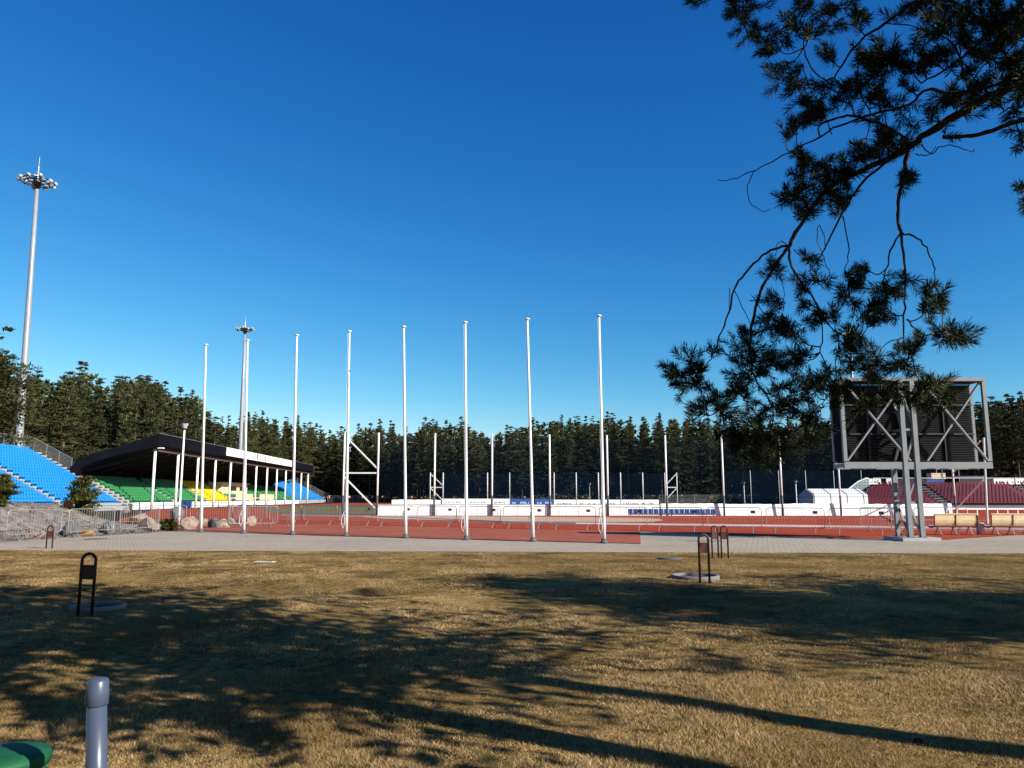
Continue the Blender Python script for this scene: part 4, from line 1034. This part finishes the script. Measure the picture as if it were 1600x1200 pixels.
# dwarf pines on the gravel
def bush(px, py, wpx, hpx, seed, name, label, m='needles_bush', cat='shrub', dens=3, tf=.13):
    p = on_mound(px, py)
    while p.y > 48: py += 1; p = on_mound(px, py)
    s_ = p.y/F; H = hpx*s_; rd = wpx*s_/2
    a, b = conifer(seed, H, .05, rd, dens, tf, .5, True, 'bark', m, .05, .3, .09, 1.0, False)
    t = thing(name, label, cat, (p.x, p.y, p.z-.03)); link('trunk', a, t); link('crown', b, t); return t
bush(126, 793, 50, 52, 400, 'dwarf_pine', 'bushy dwarf pine on the crest of the gravel in front of the blue seats')
bush(-2, 789, 40, 44, 401, 'dwarf_pine', 'dwarf pine cut by the frame edge in front of the blue seats')
bush(107, 794, 14, 12, 402, 'low_shrub', 'low brownish shrub at the foot of the bushy dwarf pine', 'needles_brown', tf=.07, dens=3)
bush(264, 829, 32, 15, 403, 'juniper', 'flat dark green juniper beside the pink boulders', 'needles_bush', tf=.08, dens=3)
bush(208, 800, 16, 8, 404, 'low_shrub', 'small green shrub among the pale rocks on the crest', 'needles_bush', tf=.06, dens=3)

# near pine at the left frame edge covering part of the mast
big = conifer(500, 12, .58, 4.9, 6.5, .27, .45, nmat='needles_far', rtrunk=.2, step=.03, rag=.3, clump=.8)
q = P(-30, 700, 54)
t = thing('pine_tree', 'pine at the frame edge whose crown hides part of the nearest mast', 'tree', (q.x, 54, 0), 1.0)
link('trunk', big[0], t); link('crown', big[1], t); t.scale = (1, 1, (P(0, 566, 54).z)/12)
sm_ = conifer(501, 8.6, .6, 1.6, 4, .15, .35, nmat='needles_far', rtrunk=.14, rag=.35)
q = P(-42, 500, 27)
t = thing('pine_tree', 'pine of which one tuft shows in the sky at the left frame edge', 'tree', (q.x-.55, 27, 0), 2.0)
link('trunk', sm_[0], t); link('crown', sm_[1], t)

# shade trees beside and behind the camera
shade = [conifer(600+i, 12, b, rd, dn*1.5, .20, pw, nmat='needles_far', tmat='bark', rtrunk=.19, rag=.45, step=.042, clump=.62) for i, (b, rd, dn, pw) in enumerate(((.42, 3.6, 2.6, .45), (.5, 3.2, 2.2, .5), (.38, 3.9, 2.4, .45)))]
SH = [(1, 17.2, 1.7, 10.5, 'pine outside the view between the two that shade the far lawn'), (2, 20.0, 2.2, 12.5, 'pine outside the view whose shade crosses the lawn towards the concrete ring'), (1, 25.5, .6, 13, 'pine outside the view behind the one shading the concrete ring'),
      (0, 15.5, 4.3, 10.0, 'pine outside the view to the right of the far lawn'), (1, 10.2, .6, 13.8, 'pine beside the camera whose shade falls on the near lawn'), (0, 6.9, -6.0, 12.5, 'pine behind the camera nearest the vent pipe shade')]
for (j, x, y, h, lab) in SH:
    t = thing('pine_tree', lab, 'tree', (x, y, 0), random.uniform(0, 6), None); link('trunk', shade[j][0], t); link('crown', shade[j][1], t); t.scale = (h/12,)*3

for i in range(26):  # extra unseen pines, put in to block skylight from the foreground
    x = random.uniform(-26, 8); y = random.uniform(-24, -4) if x > -6 else random.uniform(-24, 2)
    if x > 2: y -= 8
    j = i % 3; t = thing('pine_tree', 'unseen pine added behind the camera to cut the skylight', 'tree', (x, y, 0), random.uniform(0, 6), 'added pines behind the camera'); link('trunk', shade[j][0], t); link('crown', shade[j][1], t); t.scale = (random.uniform(1.15, 1.5),)*3
# ------------------------------------------------------------------ the overhanging pine
NT = Vector((5.4, 1.95, 0))
t = thing('pine_tree', 'pine whose drooping branches hang into the view in front of the scoreboard', 'tree', NT)
pine_root = t
part('trunk', MB().tube([(0, 0, -.1), (.02, .01, .6), (.05, .0, 2.4), (.0, .06, 5), (-.06, .1, 8), (0, 0, 11.3)], [.24, .19, .17, .13, .08, .02], 16), 'bark', t, True)
up = conifer(650, 12, .37, 3.2, 3.6, .20, .5, nmat='needles_far', tmat='bark', rtrunk=.1, rag=.45, step=.045, clump=.6)
link('crown', up[1], t); link('upper_limbs', up[0], t)
def dep(px, py):
    return 3.05 + .28*math.sin(px*.006+1.0)+.20*math.sin(py*.008+px*.003) + .0006*(1600-px)*.6
limbs_px = [
 ([(1760, 40), (1600, 127), (1527, 160), (1448, 208), (1419, 232), (1346, 268), (1295, 294), (1259, 337), (1234, 384)], 13, 5.2),
 ([(1234, 384), (1208, 420), (1187, 459), (1176, 503), (1172, 532), (1174, 562), (1179, 590), (1198, 619), (1208, 636)], 5.2, 1.6),
 ([(1234, 384), (1216, 387), (1190, 400), (1165, 427), (1147, 452), (1138, 492), (1125, 525), (1116, 550), (1104, 572), (1090, 596)], 4.2, 1.2),
 ([(1234, 384), (1234, 409), (1252, 441), (1274, 470), (1288, 499), (1310, 521), (1335, 530)], 4.0, 1.2),
 ([(1276, 478), (1285, 517), (1283, 550), (1295, 575), (1306, 592)], 2.2, 1.0),
 ([(1306, 516), (1311, 540), (1305, 570), (1308, 600)], 2.0, 1.0),
 ([(1419, 232), (1411, 279), (1402, 326), (1408, 362)], 5.0, 4.0),
 ([(1408, 362), (1391, 391), (1387, 415), (1379, 438)], 3.0, 1.5),
 ([(1408, 362), (1413, 409), (1414, 445), (1413, 481), (1413, 532), (1426, 556), (1430, 585)], 3.6, 1.2),
 ([(1410, 364), (1433, 372), (1451, 394), (1460, 420), (1459, 445)], 2.8, 1.2),
 ([(1417, 499), (1437, 519), (1460, 525), (1480, 526)], 2.4, 1.1),
 ([(1413, 528), (1390, 535), (1376, 545)], 1.8, .9),
 ([(1390, 250), (1346, 286), (1317, 333), (1288, 391), (1270, 417), (1262, 425)], 3.6, 1.2),
 ([(1317, 337), (1326, 391), (1321, 424), (1326, 440)], 2.0, 1.0),
 ([(1290, 390), (1282, 350), (1277, 375), (1290, 410), (1296, 430), (1290, 440)], 1.4, .9),
 ([(1600, 120), (1491, 145), (1451, 140), (1419, 163), (1364, 178), (1310, 196), (1281, 214), (1237, 236), (1179, 266), (1143, 281), (1121, 281)], 5.0, .9),
 ([(1179, 266), (1169, 290), (1172, 315), (1190, 330), (1203, 326)], 1.5, .9),
 ([(1281, 214), (1281, 196), (1310, 183), (1339, 183), (1382, 197), (1419, 217)], 2.6, 4.0),
 ([(1480, -40), (1433, 0), (1382, 36), (1346, 62), (1324, 87), (1303, 120), (1281, 120), (1259, 87), (1257, 62), (1262, 30)], 4.5, 1.3),
 ([(1700, 150), (1600, 185), (1564, 199), (1520, 212), (1473, 214)], 7.0, 4.6),
 ([(1440, 225), (1455, 240), (1470, 229), (1498, 229), (1519, 238), (1522, 232)], 1.8, .9),
 ([(1430, 240), (1452, 242), (1462, 228)], 1.6, .9),
 ([(1230, 384), (1222, 377), (1214, 383), (1212, 400)], 1.6, 1.0),
 ([(1240, 390), (1262, 410), (1268, 430), (1285, 450)], 1.6, .9),
 ([(1700, -60), (1600, 20), (1540, 60), (1490, 100), (1440, 130)], 6.5, 2.0),
 ([(1560, 50), (1500, 10), (1450, -20)], 3.2, 1.5),
 ([(1500, 90), (1480, 60), (1420, 40), (1382, 36)], 2.5, 1.5),
 ([(1520, 160), (1505, 110), (1500, 70), (1510, 20)], 2.8, 1.2),
 ([(1600, 100), (1560, 90), (1530, 110), (1490, 170)], 2.4, 1.2),
 ([(1400, 240), (1385, 190), (1380, 140), (1392, 90), (1400, 50)], 2.0, 1.0),
 ([(1360, 178), (1340, 130), (1346, 62)], 2.0, 1.4),
 ([(1300, 210), (1285, 170), (1262, 130), (1255, 100)], 1.8, 1.0),
 ([(1337, 183), (1325, 150), (1303, 120)], 1.8, 1.2),
 ([(1310, 290), (1280, 270), (1258, 255), (1240, 235)], 2.0, 1.0),
 ([(1262, 335), (1250, 320), (1228, 312)], 1.8, .9),
 ([(1180, 470), (1195, 490), (1210, 500)], 1.5, .8),
 ([(1210, 420), (1225, 450), (1222, 490)], 1.4, .8), ([(1147, 452), (1160, 480), (1178, 520)], 1.5, .9), ([(1140, 450), (1140, 490)], 1.2, .8),
 ([(1257, 10), (1230, 40), (1180, 60), (1150, 20), (1140, 0)], 2.6, 1.0), ([(1300, 5), (1262, 30)], 2.6, 1.2), ([(1200, 50), (1170, 30), (1130, -10)], 1.6, 1.0),
 ([(1179, 590), (1150, 620), (1125, 640)], 2.0, .9), ([(1198, 619), (1230, 650), (1262, 660)], 2.0, .9), ([(1208, 636), (1205, 670), (1190, 700), (1198, 720)], 1.8, .9),
 ([(1430, 585), (1445, 605), (1470, 620)], 1.8, .9), ([(1376, 545), (1365, 580), (1340, 605)], 1.5, .8), ([(1308, 600), (1290, 625), (1268, 645)], 1.6, .8),
 ([(1700, 190), (1640, 215), (1597, 222)], 2.6, 1.0), ([(1720, 240), (1640, 290), (1594, 300)], 2.4, 1.0),
 ([(1600, 150), (1570, 160), (1520, 165), (1500, 160)], 1.8, 1.0), ([(1560, 180), (1590, 160), (1600, 140)], 1.6, 1.0),
]
def W3(px, py, dz=0): 
    D = dep(px, py)+dz; q = P(px, py, D); return q-NT
def smooth(pts, sub=4):
    out = []; n = len(pts)
    for i in range(n-1):
        p0, p1, p2, p3 = pts[max(i-1, 0)], pts[i], pts[i+1], pts[min(i+2, n-1)]
        for k in range(sub):
            u = k/sub; out.append(.5*((2*p1)+(p2-p0)*u+(2*p0-5*p1+4*p2-p3)*u*u+(3*p1-p0-3*p2+p3)*u**3))
    out.append(pts[-1]); return out
br_pts = []   # sampled branch points with tangent
rr = random.Random(11)
def add_limb(pts3, w0, w1, name='branch', mt='bark', n=7):
    sp_ = smooth(pts3); k = len(sp_)
    amp = .004
    sp_ = [p+Vector((rr.uniform(-amp, amp), rr.uniform(-amp, amp), rr.uniform(-amp, amp))) if 0 < i < k-1 else p for i, p in enumerate(sp_)]
    rad = [max(.0015, (w0+(w1-w0)*i/(k-1))*.00165*rr.uniform(.88, 1.15)) for i in range(k)]
    for i, p in enumerate(sp_): br_pts.append((p, (sp_[min(i+1, k-1)]-sp_[max(i-1, 0)]).normalized()))
    return sp_, rad
main = MB(); twig = MB()
off = {}
for li, (pl, w0, w1) in enumerate(limbs_px):
    pts3 = [W3(*p) for p in pl]
    if li == 0: pts3 = [Vector((.0, .0, 3.55)), Vector((-1.2, .45, 3.65))] + pts3
    if li in (15, ): pts3 = [Vector((-1.2, .45, 3.65)), W3(1720, 70)] + pts3
    if li in (18, 24): pts3 = [Vector((0, .05, 4.3)), Vector((-1.4, .6, 4.15))] + pts3
    if pl[0][0] >= 1700 and li != 19 and li not in (0, 15, 18, 24): pts3 = [W3(1760, 40)] + pts3
    if li == 19: pts3 = [Vector((0, -.02, 3.1 if li == 19 else 2.9)), Vector((-1.6, .6, 3.15 if li == 19 else 2.85))] + pts3
    sp_, rad = add_limb(pts3, w0, w1)
    if w0 >= 3.5:
        b_ = MB(); b_.tube(sp_, rad, 8); part('branch', b_, 'bark', t, True)
    else: twig.tube(sp_, rad, 5)
# foliage clusters: (x, y, spread, shoots)
cl = [(1100, 2, 12, 4), (1142, 5, 12, 5), (1150, 18, 12, 6), (1165, 35, 12, 6), (1185, 48, 12, 6), (1200, 64, 10, 5), (1206, 82, 7, 4), (1175, 55, 10, 4), (1150, 0, 10, 4), (1195, 8, 12, 3),
 (1245, 12, 14, 7), (1272, 8, 14, 7), (1300, 16, 14, 7), (1330, 14, 14, 7), (1342, 32, 8, 4), (1245, 45, 12, 6), (1265, 58, 12, 5), (1235, 62, 8, 3), (1300, 40, 12, 4), (1225, 108, 10, 4), (1213, 122, 9, 4), (1238, 104, 7, 2), (1298, 90, 8, 5),
 (1250, 135, 10, 5), (1266, 150, 10, 5), (1275, 168, 10, 6), (1290, 138, 10, 5), (1280, 182, 9, 5), (1255, 190, 9, 5), (1268, 172, 9, 4), (1240, 124, 8, 3), (1312, 158, 8, 3), (1244, 200, 8, 3), (1228, 211, 6, 4),
 (1352, 92, 12, 7), (1370, 104, 12, 8), (1388, 88, 12, 7), (1362, 115, 10, 6), (1346, 128, 12, 5), (1400, 96, 10, 5), (1375, 80, 10, 5), (1312, 130, 10, 4), (1325, 140, 10, 4), (1350, 150, 10, 3), (1422, 108, 10, 5), (1440, 100, 11, 5), (1462, 96, 11, 5), (1482, 84, 9, 5), (1420, 140, 10, 3),
 (1375, 160, 12, 5), (1395, 168, 12, 5), (1420, 175, 12, 3), (1372, 142, 8, 3), (1450, 180, 12, 4), (1470, 165, 12, 4), (1495, 150, 12, 5), (1500, 165, 12, 5), (1522, 152, 12, 5), (1540, 140, 14, 5), (1560, 130, 14, 5), (1590, 120, 14, 6), (1575, 100, 14, 6), (1548, 95, 14, 5), (1520, 105, 14, 4), (1600, 90, 14, 6), (1560, 75, 14, 6), (1540, 60, 14, 7), (1590, 60, 14, 7), (1510, 60, 14, 6), (1480, 50, 14, 6), (1460, 60, 12, 5), (1455, 35, 14, 5), (1490, 20, 14, 6), (1520, 15, 14, 7), (1550, 20, 14, 7), (1585, 20, 16, 8), (1545, 40, 14, 6), (1420, 10, 14, 5), (1445, 8, 14, 5), (1470, 5, 14, 5), (1395, 20, 12, 3), (1500, 40, 12, 5), (1565, 50, 12, 6), (1598, 40, 12, 6), (1440, 70, 10, 3), (1530, 85, 12, 4), (1500, 120, 10, 3), (1480, 200, 8, 1), (1597, 150, 12, 5), (1560, 162, 12, 4), (1590, 180, 10, 3),
 (1250, 242, 10, 6), (1264, 256, 12, 7), (1246, 272, 10, 5), (1288, 258, 12, 6), (1312, 264, 12, 7), (1340, 246, 12, 7), (1364, 240, 12, 7), (1390, 226, 11, 8), (1408, 232, 10, 7), (1380, 212, 10, 5), (1272, 280, 12, 5), (1300, 284, 12, 6), (1330, 270, 10, 5), (1400, 212, 8, 3), (1350, 225, 8, 2), (1375, 196, 8, 2),
 (1238, 303, 10, 6), (1228, 313, 9, 5), (1262, 322, 12, 6), (1258, 335, 9, 4), (1298, 302, 12, 6), (1320, 312, 10, 6), (1306, 330, 8, 5), (1252, 292, 10, 5), (1280, 310, 10, 4), (1416, 272, 8, 6), (1412, 288, 6, 3),
 (1596, 215, 8, 3), (1592, 228, 6, 2), (1596, 290, 6, 2), (1600, 316, 6, 2),
 (1208, 418, 8, 5), (1204, 432, 7, 3), (1212, 466, 9, 6), (1206, 492, 10, 6), (1224, 500, 10, 6), (1216, 516, 10, 6), (1248, 515, 9, 5), (1195, 505, 8, 4), (1235, 520, 9, 4), (1266, 404, 8, 4), (1282, 437, 8, 5), (1250, 446, 8, 4), (1258, 455, 7, 2),
 (1330, 436, 8, 6), (1350, 424, 9, 6), (1322, 458, 8, 5), (1328, 474, 6, 4), (1334, 448, 6, 3), (1370, 456, 9, 6), (1390, 448, 10, 6), (1412, 442, 9, 6), (1356, 490, 10, 7), (1362, 506, 10, 6), (1385, 480, 9, 4), (1390, 492, 7, 3),
 (1450, 450, 8, 5), (1466, 466, 8, 6), (1456, 484, 8, 5), (1472, 476, 6, 2), (1472, 520, 9, 5), (1490, 527, 10, 5), (1508, 522, 9, 5), (1482, 536, 8, 4),
 (1272, 490, 9, 6), (1284, 502, 8, 4), (1260, 482, 6, 3), (1336, 520, 10, 6), (1328, 536, 10, 6), (1350, 545, 10, 5), (1345, 560, 10, 6), (1360, 574, 10, 7), (1305, 497, 6, 3), (1315, 545, 8, 4), (1376, 560, 9, 4), (1405, 548, 10, 5), (1402, 566, 10, 6), (1425, 545, 8, 4), (1418, 578, 8, 4), (1432, 532, 7, 3),
 (1168, 538, 12, 7), (1176, 556, 12, 7), (1158, 566, 12, 6), (1195, 572, 12, 7), (1150, 586, 12, 6), (1212, 565, 9, 5), (1150, 545, 9, 4), (1165, 520, 7, 4), (1200, 555, 9, 4), (1185, 585, 10, 5), (1168, 600, 12, 5),
 (1082, 568, 10, 6), (1064, 588, 10, 6), (1046, 584, 9, 5), (1076, 602, 10, 6), (1090, 580, 9, 4), (1058, 604, 9, 5), (1070, 558, 6, 3), (1112, 548, 6, 3), (1098, 596, 8, 4),
 (1112, 620, 12, 6), (1132, 632, 12, 6), (1100, 640, 12, 6), (1150, 612, 12, 6), (1162, 622, 12, 6), (1085, 648, 10, 4), (1125, 650, 12, 6),
 (1250, 556, 9, 6), (1240, 566, 9, 6), (1258, 562, 8, 3), (1282, 590, 10, 6), (1262, 600, 10, 6), (1296, 582, 9, 5), (1300, 608, 9, 5), (1245, 604, 8, 4), (1280, 606, 8, 4),
 (1222, 622, 11, 6), (1210, 640, 11, 6), (1240, 642, 11, 6), (1266, 650, 11, 6), (1190, 642, 11, 5), (1285, 640, 10, 4), (1175, 655, 11, 5), (1218, 605, 6, 4), (1250, 628, 9, 4),
 (1130, 668, 12, 5), (1180, 674, 12, 6), (1230, 676, 12, 6), (1155, 685, 12, 4), (1160, 700, 12, 4), (1200, 716, 9, 5), (1180, 712, 9, 4), (1222, 700, 11, 5), (1205, 690, 12, 5), (1260, 680, 10, 4), (1280, 665, 10, 4), (1150, 668, 12, 4),
 (1450, 600, 9, 5), (1468, 598, 8, 4), (1432, 620, 9, 5), (1470, 615, 9, 5), (1325, 602, 9, 4), (1368, 596, 9, 5), (1320, 614, 9, 4), (1350, 618, 9, 5), (1392, 604, 9, 4), (1450, 634, 9, 4), (1478, 628, 8, 4), (1340, 640, 8, 3), (1375, 620, 8, 3), (1410, 625, 8, 3), (1330, 580, 8, 3)]
BP = np.array([tuple(p) for p, _ in br_pts])
so_, sd_, sl_ = [], [], []
for (cx, cy, spd, ns) in cl:
    base_d = rr.uniform(-.12, .12)
    c3 = W3(cx, cy, base_d); dist = np.linalg.norm(BP-np.array(c3), axis=1); j = int(dist.argmin()); p0 = br_pts[j][0]; tg = br_pts[j][1]
    hub = c3+(p0-c3)*.25
    v_ = c3-p0
    if v_.length > .02:
        sag = Vector((0, 0, -.12*v_.length)); mid = p0.lerp(hub, .5)+sag+Vector((rr.uniform(-.1, .1), rr.uniform(-.1, .1), rr.uniform(-.1, .1)))*v_.length*.7
        twig.tube(smooth([p0, mid, hub], 4), [.0034-.0014*i/8 for i in range(9)], 5)
    for k in range(max(2, int(round(ns*.95)))):
        e = W3(cx+rr.gauss(0, spd*.75), cy+rr.gauss(0, spd*.7), base_d+rr.gauss(0, .05))
        d_ = (e-hub)
        d_ = d_.normalized()*1.0 + (v_.normalized() if v_.length > .01 else tg)*.5 + Vector((rr.gauss(0, .3), rr.gauss(0, .5), rr.gauss(-.02, .3))); d_.normalize()
        L = rr.uniform(.04, .10); s0 = e-d_*L*.5
        tw_mid = hub.lerp(s0, .5)+Vector((rr.uniform(-.012, .012), rr.uniform(-.012, .012), rr.uniform(-.012, .012)))
        twig.tube([hub, tw_mid, s0, s0+d_*L], [.0021, .0020, .0018, .0014], 4)
        so_.append(tuple(s0)); sd_.append(tuple(d_)); sl_.append(L)
part('twigs', twig, 'twig', t, True)
so_, sd_, sl_ = np.array(so_), np.array(sd_), np.array(sl_); ns, nn = len(so_), 58
r = np.random.default_rng(77)
tt_ = r.random((ns, nn)); ph = r.uniform(0, 6.283, (ns, nn)); an = R(58)-R(34)*tt_**2+r.normal(0, .12, (ns, nn)); ln = r.uniform(.034, .051, (ns, nn))*r.uniform(.85, 1.1, (ns, 1))
e1 = np.cross(sd_, np.array([.3, .2, 1.0])); e1 /= np.linalg.norm(e1, axis=1)[:, None]; e2 = np.cross(sd_, e1)
nd = sd_[:, None]*np.cos(an)[..., None] + (e1[:, None]*np.cos(ph)[..., None]+e2[:, None]*np.sin(ph)[..., None])*np.sin(an)[..., None]
nb = so_[:, None]+sd_[:, None]*(sl_[:, None]*tt_)[..., None]
nd[..., 2] += .12; nd /= np.linalg.norm(nd, axis=2)[..., None]
sv = np.cross(nd, r.normal(0, 1, nd.shape)); sv /= np.linalg.norm(sv, axis=2)[..., None]
tip = nb+nd*ln[..., None]; hw = .0011; md = nb+nd*(ln*.55)[..., None]
bend = np.cross(sv, nd)*(.002)
V = np.stack([nb-sv*hw*.7, nb+sv*hw*.7, md+sv*hw+bend, tip, md-sv*hw+bend], 2).reshape(-1, 3)
me = np_mesh('needles', V, np.arange(len(V)).reshape(-1, 5), 'needles', 5)
link('needles', me, t)
print('shoots', ns)
